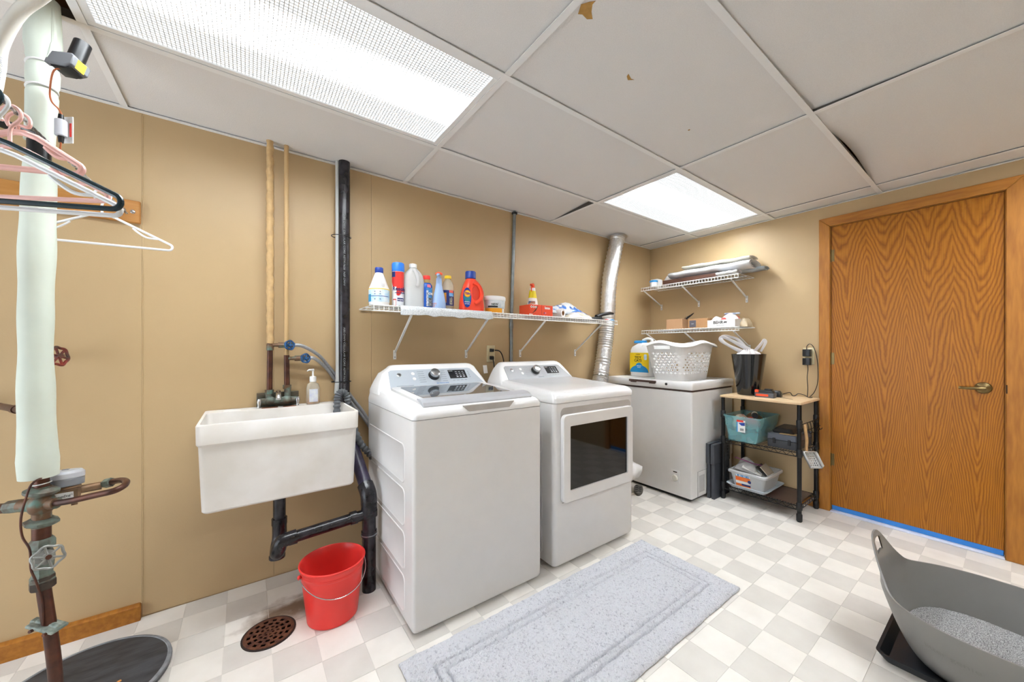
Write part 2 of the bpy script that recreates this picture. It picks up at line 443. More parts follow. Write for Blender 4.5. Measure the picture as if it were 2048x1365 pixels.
def door_wood():
    m = bpy.data.materials.new('oak_veneer'); m.use_nodes = True
    nt = m.node_tree; N = nt.nodes; L = nt.links; b = N['Principled BSDF']
    b.inputs['Roughness'].default_value = 0.36; b.inputs['Specular IOR Level'].default_value = .3
    geo = N.new('ShaderNodeNewGeometry'); sp = N.new('ShaderNodeSeparateXYZ'); L.new(geo.outputs['Position'], sp.inputs[0])
    def M(op, a, bb=None, c=None):
        n = N.new('ShaderNodeMath'); n.operation = op
        for k, v in enumerate((a, bb, c)):
            if v is None: continue
            if isinstance(v, (int, float)): n.inputs[k].default_value = v
            else: L.new(v, n.inputs[k])
        return n.outputs[0]
    y, z = sp.outputs['Y'], sp.outputs['Z']
    wob = N.new('ShaderNodeTexNoise'); wob.inputs['Scale'].default_value = 2.2; wob.inputs['Detail'].default_value = 2
    mpw = N.new('ShaderNodeMapping'); mpw.inputs['Scale'].default_value = (1, 2.2, .6); L.new(geo.outputs['Position'], mpw.inputs['Vector']); L.new(mpw.outputs[0], wob.inputs['Vector'])
    # book-matched leaves: the grain climbs to a peak at each joint
    yw = N.new('ShaderNodeTexNoise'); yw.inputs['Scale'].default_value = 1.3; L.new(geo.outputs['Position'], yw.inputs['Vector'])
    tri = M('PINGPONG', M('ADD', M('ADD', y, .03), M('MULTIPLY', yw.outputs['Fac'], .05)), .095)
    par = M('MULTIPLY', M('POWER', M('DIVIDE', tri, .095), 1.25), 1.05)
    zz = M('MULTIPLY', M('POWER', M('DIVIDE', z, 2.06), 1.35), 2.06)
    ph = M('ADD', M('MULTIPLY', M('SUBTRACT', zz, M('MULTIPLY', par, M('MULTIPLY_ADD', z, -.42, 1.22))), 8.5), M('MULTIPLY', wob.outputs['Fac'], 9.0))
    fine = N.new('ShaderNodeTexNoise'); fine.inputs['Scale'].default_value = 30; fine.inputs['Detail'].default_value = 4
    L.new(geo.outputs['Position'], fine.inputs['Vector'])
    ph = M('ADD', ph, M('MULTIPLY', fine.outputs['Fac'], .5))
    fr = M('PINGPONG', ph, .5)
    cr = N.new('ShaderNodeValToRGB')
    cr.color_ramp.elements[0].position = .02; cr.color_ramp.elements[0].color = lin('#864e0f')
    cr.color_ramp.elements[1].position = .40; cr.color_ramp.elements[1].color = lin('#a96a18')
    e = cr.color_ramp.elements.new(.2); e.color = lin('#9b5e13')
    L.new(M('MULTIPLY', fr, 1.0), cr.inputs['Fac'])
    pore = N.new('ShaderNodeTexNoise'); pore.inputs['Scale'].default_value = 60; pore.inputs['Detail'].default_value = 3
    mp = N.new('ShaderNodeMapping'); mp.inputs['Scale'].default_value = (1, 3.2, .09); L.new(geo.outputs['Position'], mp.inputs['Vector']); L.new(mp.outputs[0], pore.inputs['Vector'])
    mr = N.new('ShaderNodeMapRange'); mr.inputs['From Min'].default_value = .35; mr.inputs['From Max'].default_value = .6; mr.inputs['To Min'].default_value = .84; mr.inputs['To Max'].default_value = 1.06
    L.new(pore.outputs['Fac'], mr.inputs['Value'])
    mx = N.new('ShaderNodeMix'); mx.data_type = 'RGBA'; mx.blend_type = 'MULTIPLY'; mx.inputs['Factor'].default_value = 1
    L.new(cr.outputs['Color'], mx.inputs[6]); L.new(mr.outputs['Result'], mx.inputs[7]); L.new(mx.outputs[2], b.inputs['Base Color'])
    return m
m_door = door_wood()
m_brassy = mat('antique_brass', '#7d6a45', 0.3, metal=0.9, var=0.2)
door = struct(MB().box(XB + .004, XB + .044, DY0 + .004, DY1 - .004, .045, DZ - .004).build('door_1', m_door, smooth=0, bevel=.002))
for z in (1.85, 1.105, .375):
    h = MB(); h.cyl((XB - .001, DY1 + .001, z - .045), (XB - .001, DY1 + .001, z + .045), .006, n=10)
    h.box(XB + .001, XB + .0035, DY1 - .02, DY1 + .001, z - .042, z + .042)
    h.build('hinge', m_brassy, door)
ly, lz = .112, .952
hd = MB(frame((XB + .004, ly, lz), (0, 1, 0), (0, 0, 1), (-1, 0, 0)))
hd.lathe([(.032, 0), (.033, .004), (.029, .010), (.021, .013), (.012, .016), (.011, .045)], 24)
rose = hd.build('lever_rose', m_brassy, door)
lv = MB(); P = smooth_path([(XB - .040, ly - .012, lz), (XB - .046, ly + .01, lz), (XB - .05, ly + .05, lz - .003), (XB - .046, ly + .088, lz - .002)], 5)
lv.tube(P, [.008, .0085] + [.0085] * (len(P) - 3) + [.006], 8)
lv.build('lever_handle', m_brassy, rose)
MB().box(XB + .004, XB + .03, DY0 + .006, DY1 - .006, .0135, .0445).build('gap_light_strip', mat('painted_gap_daylight', '#2f7fd0', .4, var=.1), door, bevel=.003)  # blue colour paints the daylight showing through the gap under the door
struct(MB().box(XB - .022, XB + .05, DY0 + .002, DY1 - .002, 0, .010).build('trim_1', mat('threshold_daylight_tint', '#dfe3f2', .35, var=.05), bevel=.003))  # pale blue-white paints the daylight reflected on the floor at the door
# casing
def casing(name, mb, m): return struct(mb.build(name, m, bevel=.004))
c0, c1 = XB - .016, XB
def poly_cas(name, pts, m):
    mb = MB(); mb.prism(pts, lambda u, v, a: (a, u, v), c0, c1); return casing(name, mb, m)
W_ = .064
poly_cas('trim_2', [(DY1, 0), (DY1 + W_, 0), (DY1 + W_, DZ + W_), (DY1, DZ)], m_oak)
poly_cas('trim_3', [(DY0, DZ), (DY1, DZ), (DY1 + W_, DZ + W_), (DY0 - W_, DZ + W_)], m_oak_x)
poly_cas('trim_4', [(DY0 - W_, 0), (DY0, 0), (DY0, DZ), (DY0 - W_, DZ + W_)], m_oak)
jm = MB()
jm.box(XB, XB + .12, DY0 - .001, DY0 + .003, 0, DZ); jm.box(XB, XB + .12, DY1 - .003, DY1 + .001, 0, DZ); jm.box(XB, XB + .12, DY0, DY1, DZ - .003, DZ + .001)
for a, b, c_, d_ in ((DY0, DY0 + .016, 0, DZ), (DY1 - .016, DY1, 0, DZ), (DY0, DY1, DZ - .016, DZ)): jm.box(XB + .0455, XB + .075, a, b, c_, d_)
struct(jm.build('trim_5', m_oak, smooth=0))
# strike plate cut in the jamb edge of the casing
MB().box(c0 - .001, c0 + .001, DY0 - .006, DY0 - .001, lz - .024, lz + .024).build('strike_plate', mat('dark_bronze', '#2c1d14', .5, metal=.4), bpy.data.objects['trim_4'], bevel=.001)

# ---- hung ceiling
def ceil_mat():
    m = mat('ceiling_tile_board', '#f0efee', 0.85, var=0.05, vscale=300, bump=0.35, bscale=420, rnd=.03)
    return m
m_ctile = ceil_mat()
m_web = mat('dull_grid_web', '#5b5752', .6, metal=.3)
ceiling = struct(MB().box(XL, XB + .1, YF, YA + .1, 2.47, 2.52).build('ceiling', mat('dark_plenum', '#8a5f3a', .9, var=.3), smooth=0))
gxs = [XL] + [GX + i * TX for i in range(-2, 3)] + [XB]
gys = [YF] + [GY + j * TY for j in range(-5, 2)] + [YA]
lights = {(-1, 0), (1, 0), (1, -3), (0, -4)}
def ctile(x0, x1, y0, y1, lift=None):
    x0 += .003; x1 -= .003; y0 += .003; y1 -= .003
    if lift is None:
        return MB().box(x0, x1, y0, y1, H + .006, H + .021).build('ceiling_tile', m_ctile, ceiling, smooth=0, bevel=.0015)
    mb = MB(); n, m = 24, 8
    for dz in (0, .015):
        mb.grid(n, m, lambda u, v: (x0 + (x1 - x0) * u, y0 + (y1 - y0) * v, H + .006 + dz + lift(u, v)))
    k = (n + 1) * (m + 1)
    def side(idx): mb.f.extend([(a, b, b + k, a + k) for a, b in zip(idx[:-1], idx[1:])])
    side(list(range(n + 1))); side([m * (n + 1) + i for i in range(n + 1)])
    side([j * (n + 1) for j in range(m + 1)]); side([j * (n + 1) + n for j in range(m + 1)])
    return mb.build('ceiling_tile', m_ctile, ceiling)
torn_tile = None
for i in range(len(gxs) - 1):
    for j in range(len(gys) - 1):
        x0, x1, y0, y1 = gxs[i], gxs[i + 1], gys[j], gys[j + 1]
        if x1 - x0 < .03 or y1 - y0 < .03: continue
        ii = round((x0 - GX) / TX) if i > 0 else -9
        jj = round((y0 - GY) / TY) if j > 0 else -9
        if (ii, jj) in lights: continue
        if ii == -2 and jj == 0: continue                      # missing tile where the pipe goes up
        lift = None
        if ii == 1 and jj == -2: lift = lambda u, v: (.042) * math.sin(PI * min(max((u - .12) / .84, 0), 1)) ** 1.3 * max(0, (v - .45) / .55) ** 1.5
        if ii == 1 and jj == -3: lift = lambda u, v: .006 * math.sin(PI * v) * u
        if ii == 0 and jj == 1: lift = lambda u, v: .034 * max(0, (u - .75) / .25) ** 2 * max(0, 1 - v / .88)
        if ii == 0 and jj == -2: lift = lambda u, v: .010 * max(0, (u - .5) * 2) * (v ** 2)
        o = ctile(x0, x1, y0, y1, lift)
        if ii == 0 and jj == -1: torn_tile = o
for i, x in enumerate(gxs):
    wall_edge = i in (0, len(gxs) - 1)
    a, b = (x, x + .02) if i == 0 else ((x - .02, x) if wall_edge else (x - .012, x + .012))
    MB().box(a, b, YF, YA, H - .0015, H + .0008).build('wall_angle' if wall_edge else 'grid_tee', m_tee, ceiling, smooth=0)
    if not wall_edge: MB().box(x - .0012, x + .0012, YF, YA, H, H + .035).build('grid_web', m_web, ceiling, smooth=0)
for j, y in enumerate(gys):
    wall_edge = j in (0, len(gys) - 1)
    a, b = (y, y + .02) if j == 0 else ((y - .02, y) if wall_edge else (y - .012, y + .012))
    MB().box(XL, XB, a, b, H - .0019, H + .0006).build('wall_angle' if wall_edge else 'grid_tee', m_tee, ceiling, smooth=0)
    if not wall_edge: MB().box(XL, XB, y - .0012, y + .0012, H, H + .034).build('grid_web', m_web, ceiling, smooth=0)
# torn facing on the tile above the dryer, plus small nicks
def patch(pts, z, m, name='torn_patch'):
    mb = MB(); mb.loft([[(x, y, z - .0006) for x, y in pts], [(x, y, z) for x, y in pts]])
    return mb.build(name, m, torn_tile, smooth=0)
m_torn = mat('bare_tile_core', '#b38a4a', .9, var=.2, vscale=60)
patch([(.818, .772), (.832, .752), (.845, .738), (.846, .752), (.862, .770), (.884, .785), (.870, .796), (.846, .793), (.834, .800), (.826, .786)], H + .0059, m_torn)
patch([(1.170, .862), (1.200, .872), (1.214, .868), (1.196, .884), (1.176, .874)], H + .0059, m_torn)
patch([(1.700, .912), (1.708, .910), (1.710, .918), (1.702, .920)], H + .0059, m_torn)

# ================================================================== WASHER
WX0, WX1, WYF, WYB = .544, 1.222, 1.428, 2.105
ws = thing('washing_machine', 'white top-load washing machine beside the laundry sink', 'washing machine', ((WX0 + WX1) / 2, (WYF + WYB) / 2, 0))
m_wfront = mat('washer_enamel', '#e9e8e7', 0.3, var=.02, coat=.2)
MB().rings([(.018, WX0 + .006, WX1 - .006, WYF + .006, WYB, .016), (.03, WX0, WX1, WYF, WYB, .016), (.884, WX0, WX1, WYF, WYB, .016)], 5).build('body', m_wfront, ws)
for i, (x, y) in enumerate(((WX0 + .06, WYF + .06), (WX1 - .06, WYF + .06), (WX0 + .06, WYB - .06), (WX1 - .06, WYB - .06))):
    MB().lathe([(.022, 0), (.022, .012), (.010, .014), (.010, .03)], 14, (x, y, 0)).build('foot', m_black, ws)
# pressed panels on both sides
for sx, xx in ((-1, WX0), (1, WX1)):
    for z0, z1 in ((.60, .775), (.415, .585), (.23, .40), (.05, .215)):
        yc, zc, wd, ht = 1.80, (z0 + z1) / 2, .56, (z1 - z0)
        mb = MB()
        o1 = rrect(wd, ht, .03, 5, yc, zc); o2 = rrect(wd - .012, ht - .012, .026, 5, yc, zc); o3 = rrect(wd - .022, ht - .022, .022, 5, yc, zc)
        mb.loft([[(xx - sx * .002, u, v) for u, v in o1], [(xx + sx * .0025, u, v) for u, v in o2], [(xx + sx * .0008, u, v) for u, v in o3]], (True, True))
        mb.build('side_panel', m_wfront, ws)
# top cover: rises to the back
def wtop(y): return .936 + .03 * (y - 1.45) / .5
def cover(x0, x1, yf, yb, spec, name, m, parent, front_r=.02):
    R = []
    for z, ins, insf, follow in spec:
        ring = rrect(x1 - x0 - 2 * ins, yb - yf - insf - ins * .3, .022, 5, (x0 + x1) / 2, (yf + insf + yb - ins * .3) / 2)
        R.append([(x, y, z + follow * (wtop(y) - .936)) for x, y in ring])
    mb = MB(); mb.loft(R); return mb.build(name, m, parent)
cover(WX0 - .002, WX1 + .002, WYF - .003, WYB, [(.887, 0, 0, 0), (.902, 0, 0, .15), (.918, .006, .006, .5), (.930, .016, .020, .9), (.935, .032, .04, 1)], 'top_cover', m_white, ws)
MB().rings([(.8842, WX0 + .004, WX1 - .004, WYF + .004, WYB - .002, .014), (.8868, WX0 + .004, WX1 - .004, WYF + .004, WYB - .002, .014)], 4).build('seam_gasket', mat('seam_grey', '#77787a', .6), ws)
def sl(x, y, dz): return (x, y, wtop(y) + dz)
# lid with glass and silver handle strip
def slab(x0, x1, y0, y1, z0, z1, r, name, m, parent, n=4):
    ring = rrect(x1 - x0, y1 - y0, r, n, (x0 + x1) / 2, (y0 + y1) / 2)
    mb = MB(); mb.loft([[sl(x, y, z0) for x, y in ring], [sl(x, y, z1) for x, y in ring]]); return mb.build(name, m, parent, bevel=.002)
lid = slab(.605, 1.168, 1.475, 1.915, -.004, .012, .03, 'lid', m_white, ws)
slab(.645, 1.128, 1.535, 1.895, .0118, .0132, .03, 'lid_glass', mat('smoked_glass', '#5a626a', .04, var=.02, coat=1.0, spec=.8), lid)
mb = MB(); prof = [(1.452, .926), (1.450, .936), (1.458, .950), (1.480, .960), (1.520, .964), (1.528, .958), (1.500, .948), (1.470, .938)]
mb.prism(prof, lambda u, v, a: (a, u, v), .597, 1.176); mb.build('lid_handle', mat('brushed_silver_plastic', '#c6c9cf', .3, metal=.35, var=.03), lid, bevel=.002)
mb = MB(); mb.prism([(.80, .899), (1.02, .899), (1.05, .928), (.77, .928)], lambda u, v, a: (u, a, v), WYF - .0035, WYF + .01); mb.build('handle_recess', mat('recess_grey', '#b7b3ae', .4), ws, bevel=.002)

def console(t, x0, x1, top0, top1, m_panel, glossy, label):
    spec = [(.940, x0 + .004, x1 - .004, 1.908, WYB, .02), (.958, x0 + .006, x1 - .006, 1.925, WYB, .02), (1.0, x0 + .026, x1 - .018, 1.964, WYB, .02),
            (1.04, x0 + .05, x1 - .034, 2.002, WYB, .02), (1.066, top0 - .015, top1 + .015, 2.026, WYB, .02), (1.080, top0, top1, 2.046, WYB - .004, .02), (1.085, top0 + .02, top1 - .02, 2.06, WYB - .012, .015)]
    MB().rings(spec, 4).build('console', m_white, t)
    O = Vector(((x0 + x1) / 2, 1.927, .958)); v = Vector((0, .105, .112)).normalized(); n = Vector((0, -v.z, v.y))
    F = frame(O + n * .0015, (1, 0, 0), v, n)
    hw = (x1 - x0) / 2
    pts = [(-hw + .070, .003), (hw - .028, .003), (hw - .090, .128), (hw - .105, .134), (-hw + .095, .134), (-hw + .082, .124)]
    mb = MB(F); mb.loft([[(a, b, -.002) for a, b in pts], [(a, b, .0028) for a, b in pts]]); pn = mb.build('control_panel', m_panel, t, bevel=.001)
    # round emblem
    F2 = F @ Matrix.Translation((0, 0, .0028))
    q = MB(F2 @ Matrix.Translation((-hw + .135, .098, 0))); q.lathe([(.013, 0), (.013, .0012), (.0115, .0018)], 24); em = q.build('emblem', m_silver, pn)
    text('GE', .013, m_ink, em, F2 @ Matrix.Translation((-hw + .135, .098, .0019)), sx=.9)
    # knob
    k = MB(F2 @ Matrix.Translation((-.005, .082, 0)))
    k.lathe([(.032, 0), (.033, .003), (.031, .005), (.029, .018), (.027, .020)], 28); kb = k.build('knob_base', m_black, pn)
    k = MB(F2 @ Matrix.Translation((-.005, .082, .019))); k.lathe([(.0275, 0), (.028, .012), (.026, .017), (.022, .0185)], 28); k.build('knob', m_silver, pn)
    # display
    dp = MB(F2 @ Matrix.Translation((.155, .085, 0))); dp.box(-.062, .052, -.030, .034, 0, .0008); disp = dp.build('display', mat('display_black', '#15181d', .12, var=.02, coat=.5), pn, smooth=0)
    marks = MB(F2 @ Matrix.Translation((.155, .085, .0008)))
    for r in range(4):
        for c in range(3):
            marks.box(-.018 + c * .022, -.018 + c * .022 + .013, .018 - r * .013, .018 - r * .013 + (.006 if r == 3 else .003), 0, .0003)
    marks.box(-.058, -.032, .025, .028, 0, .0003)
    marks.build('display_marks', mat('display_white', '#c8ccd0', .5), disp, smooth=0)['kind'] = 'stuff'
    lg = MB(F2)
    for r in range(6):
        lg.box(-.098, -.060, .040 + r * .015, .0425 + r * .015, 0, .0003); lg.box(.040, .072, .040 + r * .015, .0425 + r * .015, 0, .0003)
    for c in range(4): lg.box(.105 + c * .026, .120 + c * .026, .040, .0425, 0, .0003); lg.box(.222, .230, .060 + c * .014, .064 + c * .014, 0, .0003)
    lg.box(-hw + .105, -hw + .20, .020, .0225, 0, .0003)
    lg.build('legend_marks', m_greyink, pn, smooth=0)['kind'] = 'stuff'
    for yy in (.066, .103):
        b_ = MB(F2 @ Matrix.Translation((-.125, yy, 0))); b_.lathe([(.0105, 0), (.0105, .001), (.009, .0014)], 18); b_.build('button', m_offwhite, pn)
    if not glossy:
        text('Stain Removal Guide', .009, mat('blue_ink', '#4f86c6', .6), pn, F2 @ Matrix.Translation((.035, .027, .0003)), bold=False)
    else:
        text('SENSOR DRY', .009, m_greyink, pn, F2 @ Matrix.Translation((.02, .027, .0003)), bold=False)
    return pn
console(ws, WX0, WX1, .650, 1.165, mat('washer_console_blue_grey', '#b3bbc3', .3, var=.02), False, '')

# ================================================================== DRYER
DX0, DX1, DYF, DYB = 1.309, 1.977, 1.425, 2.105
dr = thing('clothes_dryer', 'white front-load clothes dryer with dark glass door, right of the washer', 'dryer', ((DX0 + DX1) / 2, (DYF + DYB) / 2, 0))
MB().rings([(.022, DX0 + .004, DX1 - .004, DYF + .006, DYB, .022), (.035, DX0, DX1, DYF, DYB, .024), (.884, DX0, DX1, DYF, DYB, .024)], 5).build('body', m_wfront, dr)
for x, y in ((DX0 + .06, DYF + .06), (DX1 - .06, DYF + .06), (DX0 + .06, DYB - .06), (DX1 - .06, DYB - .06)):
    MB().lathe([(.022, 0), (.022, .012), (.010, .014), (.010, .03)], 14, (x, y, 0)).build('foot', m_black, dr)
for z0, z1 in ((.60, .775), (.415, .585), (.23, .40), (.05, .215)):
    mb = MB(); o1 = rrect(.56, z1 - z0, .03, 5, 1.80, (z0 + z1) / 2); o2 = rrect(.548, z1 - z0 - .012, .026, 5, 1.80, (z0 + z1) / 2); o3 = rrect(.538, z1 - z0 - .022, .022, 5, 1.80, (z0 + z1) / 2)
    mb.loft([[(DX0 + .002, u, v) for u, v in o1], [(DX0 - .0025, u, v) for u, v in o2], [(DX0 - .0008, u, v) for u, v in o3]]); mb.build('side_panel', m_wfront, dr)
cover(DX0 - .002, DX1 + .002, DYF - .004, DYB, [(.887, 0, 0, 0), (.912, 0, 0, .1), (.928, .006, .010, .5), (.940, .020, .030, .9), (.944, .05, .07, 1)], 'top_cover', m_white, dr)
console(dr, DX0, DX1, 1.400, 1.915, mat('dryer_console_silver', '#c3c6ca', .16, metal=.35, var=.05, coat=.5), True, '')
# door with a recessed grip slot above
def face(poly, y0, y1, name, m, parent, bevel=0.0, hole=None):
    mb = MB()
    if hole is None: mb.loft([[(x, y0, z) for x, z in poly], [(x, y1, z) for x, z in poly]])
    else:
        mb.loft([[(x, y0, z) for x, z in hole], [(x, y0, z) for x, z in poly], [(x, y1, z) for x, z in poly], [(x, y1, z) for x, z in hole], [(x, y0, z) for x, z in hole]], (False, False))
    return mb.build(name, m, parent, bevel=bevel)
slot = face(rrect(.60, .090, .03, 5, 1.654, .815), DYF - .0008, DYF + .01, 'grip_recess', mat('recess_grey', '#b7b3ae', .4), dr)
o_ = rrect(.592, .470, .028, 6, 1.648, .590); i_ = rrect(.492, .345, .006, 6, 1.648, .590)
dd = face(o_, DYF - .026, DYF - .001, 'door_frame', m_wfront, dr, hole=i_, bevel=.004)
face(rrect(.494, .347, .006, 4, 1.648, .590), DYF - .017, DYF - .010, 'door_glass', mat('dark_door_glass', '#0a0807', .04, var=.1, spec=.45), dd)
face(rrect(.59, .003, .001, 1, 1.66, .352), DYF - .0006, DYF + .003, 'panel_seam', mat('seam_grey', '#77787a', .6), dr)
# dryer vent duct
duct_pts = smooth_path([(2.46, 2.10, .60), (2.47, 2.125, .80), (2.525, 2.15, .93), (2.60, 2.165, 1.20), (2.632, 2.165, 1.44), (2.665, 2.165, 1.80), (2.765, 2.16, 2.19), (2.775, 2.16, 2.26)], 22)
rad = [.064 + (.0045 if k % 2 else -.003) + random.uniform(-.0012, .0012) for k in range(len(duct_pts))]
duct = thing('vent_duct', 'crinkled silver foil duct rising from behind the dryer to the ceiling', 'duct', (2.5, 2.15, .60))
MB().tube(duct_pts, rad, 20).build('foil_hose', m_foil, duct, smooth=60)
MB().tube(duct_pts[44:46], [.069, .069], 24).build('hose_clamp', m_silver, duct)
MB().tube([(2.40, 2.08, .50), (2.46, 2.10, .61)], .06, 20).build('elbow', m_galv, duct)
MB().lathe([(.075, 0), (.09, .004), (.075, .010), (.066, .010)], 24, (2.769, 2.16, 2.196)).build('ceiling_collar', m_foil, duct)

# ================================================================== CHEST FREEZER
FX0, FX1, FY0, FY1 = 2.73, 3.405, 1.444, 2.248
fz = thing('chest_freezer', 'white chest freezer in the corner with brown lid handle', 'freezer', ((FX0 + FX1) / 2, (FY0 + FY1) / 2, 0))
m_fz = mat('freezer_enamel', '#f0f0f0', 0.32, var=.02)
MB().rings([(.028, FX0 + .002, FX1, FY0 + .002, FY1, .01), (.264, FX0 + .002, FX1, FY0 + .002, FY1, .012), (.276, FX0 - .004, FX1, FY0 - .004, FY1, .014), (.842, FX0 - .004, FX1, FY0 - .004, FY1, .014)], 4).build('body', m_fz, fz)
MB().rings([(0, FX0 + .03, FX1 - .02, FY0 + .03, FY1 - .02, .01), (.03, FX0 + .03, FX1 - .02, FY0 + .03, FY1 - .02, .01)], 2).build('base', m_black, fz)
MB().rings([(.843, FX0 + .004, FX1, FY0 + .004, FY1, .01), (.858, FX0 + .004, FX1, FY0 + .004, FY1, .01)], 3).build('lid_gasket', mat('brown_gasket', '#4b3a33', .6), fz)
fl = MB().rings([(.858, FX0 - .006, FX1, FY0 - .006, FY1, .008), (.868, FX0 - .010, FX1, FY0 - .010, FY1, .008), (.908, FX0 - .010, FX1, FY0 - .010, FY1, .010), (.918, FX0 - .004, FX1, FY0 - .004, FY1, .008)], 3).build('lid', m_fz, fz)
m_brown = mat('brown_handle', '#4a3630', .4, var=.15)
hb = MB(); hb.box(FX0 - .032, FX0 - .020, 1.728, 1.985, .895, .913); hb.box(FX0 - .030, FX0 - .009, 1.74, 1.79, .888, .911); hb.box(FX0 - .030, FX0 - .009, 1.92, 1.97, .888, .911)
hb.build('lid_handle', m_brown, fl, bevel=.003)
k = MB(frame((FX0 - .010, 1.646, .893), (0, -1, 0), (0, 0, 1), (-1, 0, 0))); k.lathe([(.010, 0), (.010, .004), (.007, .006)], 16); k.build('lid_lock', m_black, fl)
dl = MB(); dl.box(FX0 - .002, FX0 + .002, 1.540, 1.612, .125, .222); dial = dl.build('dial_plate', m_fz, fz, bevel=.002)
k = MB(frame((FX0 - .002, 1.576, .162), (0, -1, 0), (0, 0, 1), (-1, 0, 0))); k.lathe([(.024, 0), (.024, .008), (.020, .014), (.018, .014)], 24); k.build('dial', mat('cream_plastic', '#d8d6cc', .4), dial)
MB().box(FX0 - .0028, FX0 - .001, 1.560, 1.592, .203, .211).build('dial_badge', mat('dark_bronze', '#2c1d14', .5, metal=.4), dial)
vp = MB(); vp.box(2.82, 3.28, FY0 - .0008, FY0 + .002, .03, .225); vent = vp.build('vent_panel', m_fz, fz)
vs_ = MB()
for k in range(7): vs_.box(2.84 + k * .012, 2.843 + k * .012, FY0 - .0016, FY0, .06, .19)
vs_.box(2.82, 3.28, FY0 - .0014, FY0, .223, .2245); vs_.box(2.818, 2.820, FY0 - .0014, FY0, .03, .2245); vs_.build('vent_slots', mat('seam_grey', '#77787a', .6), vent, smooth=0)

# ================================================================== LAUNDRY SINK
SX0, SX1, SY0, SY1, SZ = -.158, .434, 1.834, 2.248, .884
sk = thing('laundry_sink', 'deep white wall-hung laundry sink left of the washer', 'sink', ((SX0 + SX1) / 2, SY1 - .1, .53))
m_sink = mat('stained_white_tub', '#f1eeea', .45, col2='#e6e1d9', vscale=6, detail=6)
def rr(z, i, r=.022, dy=0): return (z, SX0 + i, SX1 - i, SY0 + i + dy, SY1 - (0 if i < .02 else i * .3), r)
tub = MB()
outer = [(.530, SX0 + .022, SX1 - .022, SY0 + .030, SY1 - .03, .02), (.538, SX0 + .016, SX1 - .016, SY0 + .022, SY1 - .02, .022), (.796, SX0 + .007, SX1 - .007, SY0 + .009, SY1 - .004, .02), (.806, SX0 + .001, SX1 - .001, SY0 + .001, SY1, .02), (.879, SX0, SX1, SY0, SY1, .016), (.884, SX0 + .003, SX1 - .003, SY0 + .003, SY1, .015)]
inner = [(.884, SX0 + .012, SX1 - .012, SY0 + .010, SY1 - .088, .02), (.878, SX0 + .014, SX1 - .014, SY0 + .013, SY1 - .090, .022), (.60, SX0 + .03, SX1 - .03, SY0 + .035, SY1 - .10, .03), (.555, SX0 + .06, SX1 - .06, SY0 + .06, SY1 - .13, .04)]
tub.rings(outer + inner, 4); tub.build('basin', m_sink, sk)
MB().lathe([(.035, 0), (.04, .003), (.03, .005)], 20, (.12, 1.98, .555)).build('strainer', m_silver, sk)
MB().rings([(.884, -.09, -.02, 2.17, 2.21, .012), (.890, -.085, -.025, 2.175, 2.205, .012)], 3).build('soap_dish', m_sink, sk)
rust = MB(); rust.rings([(.8838, .06, .13, 2.165, 2.215, .015), (.8848, .06, .13, 2.165, 2.215, .015)], 3); rust.rings([(.8838, .15, .21, 2.165, 2.205, .015), (.8848, .15, .21, 2.165, 2.205, .015)], 3)
rust.build('rust_mark', mat('rust_mark', '#8a5a3c', .8, var=.3), sk)
# faucet
fc = thing('laundry_faucet', 'corroded two-handle faucet with chrome spout on the sink ledge', 'faucet', (.133, 2.21, .885))
MB().box(.042, .224, 2.222, 2.240, .886, .955).build('back_plate', mat('tarnished_plate', '#6b5f50', .45, metal=.6, col2='#4c5a54', vscale=30), fc, bevel=.002)
b_ = MB(); b_.cyl((.055, 2.200, .915), (.212, 2.200, .915), .016, n=14); b_.cyl((.092, 2.200, .915), (.092, 2.200, .965), .015, n=12); b_.cyl((.172, 2.200, .915), (.172, 2.200, .985), .015, n=12)
b_.sphere((.098, 2.192, .918), .024, .02, .02); b_.sphere((.168, 2.192, .918), .024, .02, .02); b_.box(.085, .18, 2.195, 2.222, .905, .930)
b_.build('faucet_body', m_verd, fc)
sp_ = MB(); P = smooth_path([(.132, 2.20, .92), (.131, 2.195, .955), (.129, 2.150, .962), (.127, 2.110, .952), (.126, 2.095, .935)], 6)
sp_.tube(P, [.012] * 6 + [.0115] * (len(P) - 6), 12); sp_.build('spout', m_silver, fc)
for x in (.052, .215):
    h = MB(); h.cyl((x, 2.196, .915), (x, 2.176, .915), .010, n=12); h.build('handle_hub', m_silver, fc)
    h = MB(); P = [(x, 2.172, .930), (x, 2.168, .915), (x - .001, 2.166, .902), (x - .002, 2.163, .889)]; h.tube(P, [.007, .009, .006, .0065], 10); h.build('lever', m_silver, fc)

# ---- supply pipes, tan paint above and bare copper below
m_tanwrap = mat('tan_painted_wrap', '#c9a877', .6, var=.15, vscale=40, bump=.9, bscale=60)
rs = thing('supply_riser', 'tan lumpy wrapped water pipe turning bare copper at the faucet', 'pipe', (.097, 2.2, .96))
P = [(.097 + .0015 * math.sin(k * 1.7), 2.2 + .001 * math.cos(k * 2.3), 1.205 + k * .02) for k in range(52)]
MB().tube(P, [.0155 + .0022 * math.sin(k * 2.1) for k in range(52)], 12).build('painted_wrap', m_tanwrap, rs)
MB().cyl((.095, 2.2, .955), (.097, 2.2, 1.21), .0125, n=14).build('copper_tail', m_copper, rs)
MB().cyl((.097, 2.2, 1.170), (.097, 2.2, 1.20), .0155, n=14).build('coupling', m_brass, rs)
MB().cyl((.094, 2.2, .952), (.094, 2.2, .972), .019, n=6).build('union_nut', m_brass, rs)
rs2 = thing('supply_riser', 'thin smooth tan-painted pipe beside the lumpy wrapped one', 'pipe', (.168, 2.2, .96))
MB().cyl((.167, 2.2, 1.142), (.167, 2.2, 2.235), .0105, n=12).build('painted_pipe', mat('tan_pipe_paint', '#c8a878', .5), rs2)
MB().cyl((.170, 2.2, .965), (.168, 2.2, 1.145), .0125, n=14).build('copper_tail', m_copper, rs2)
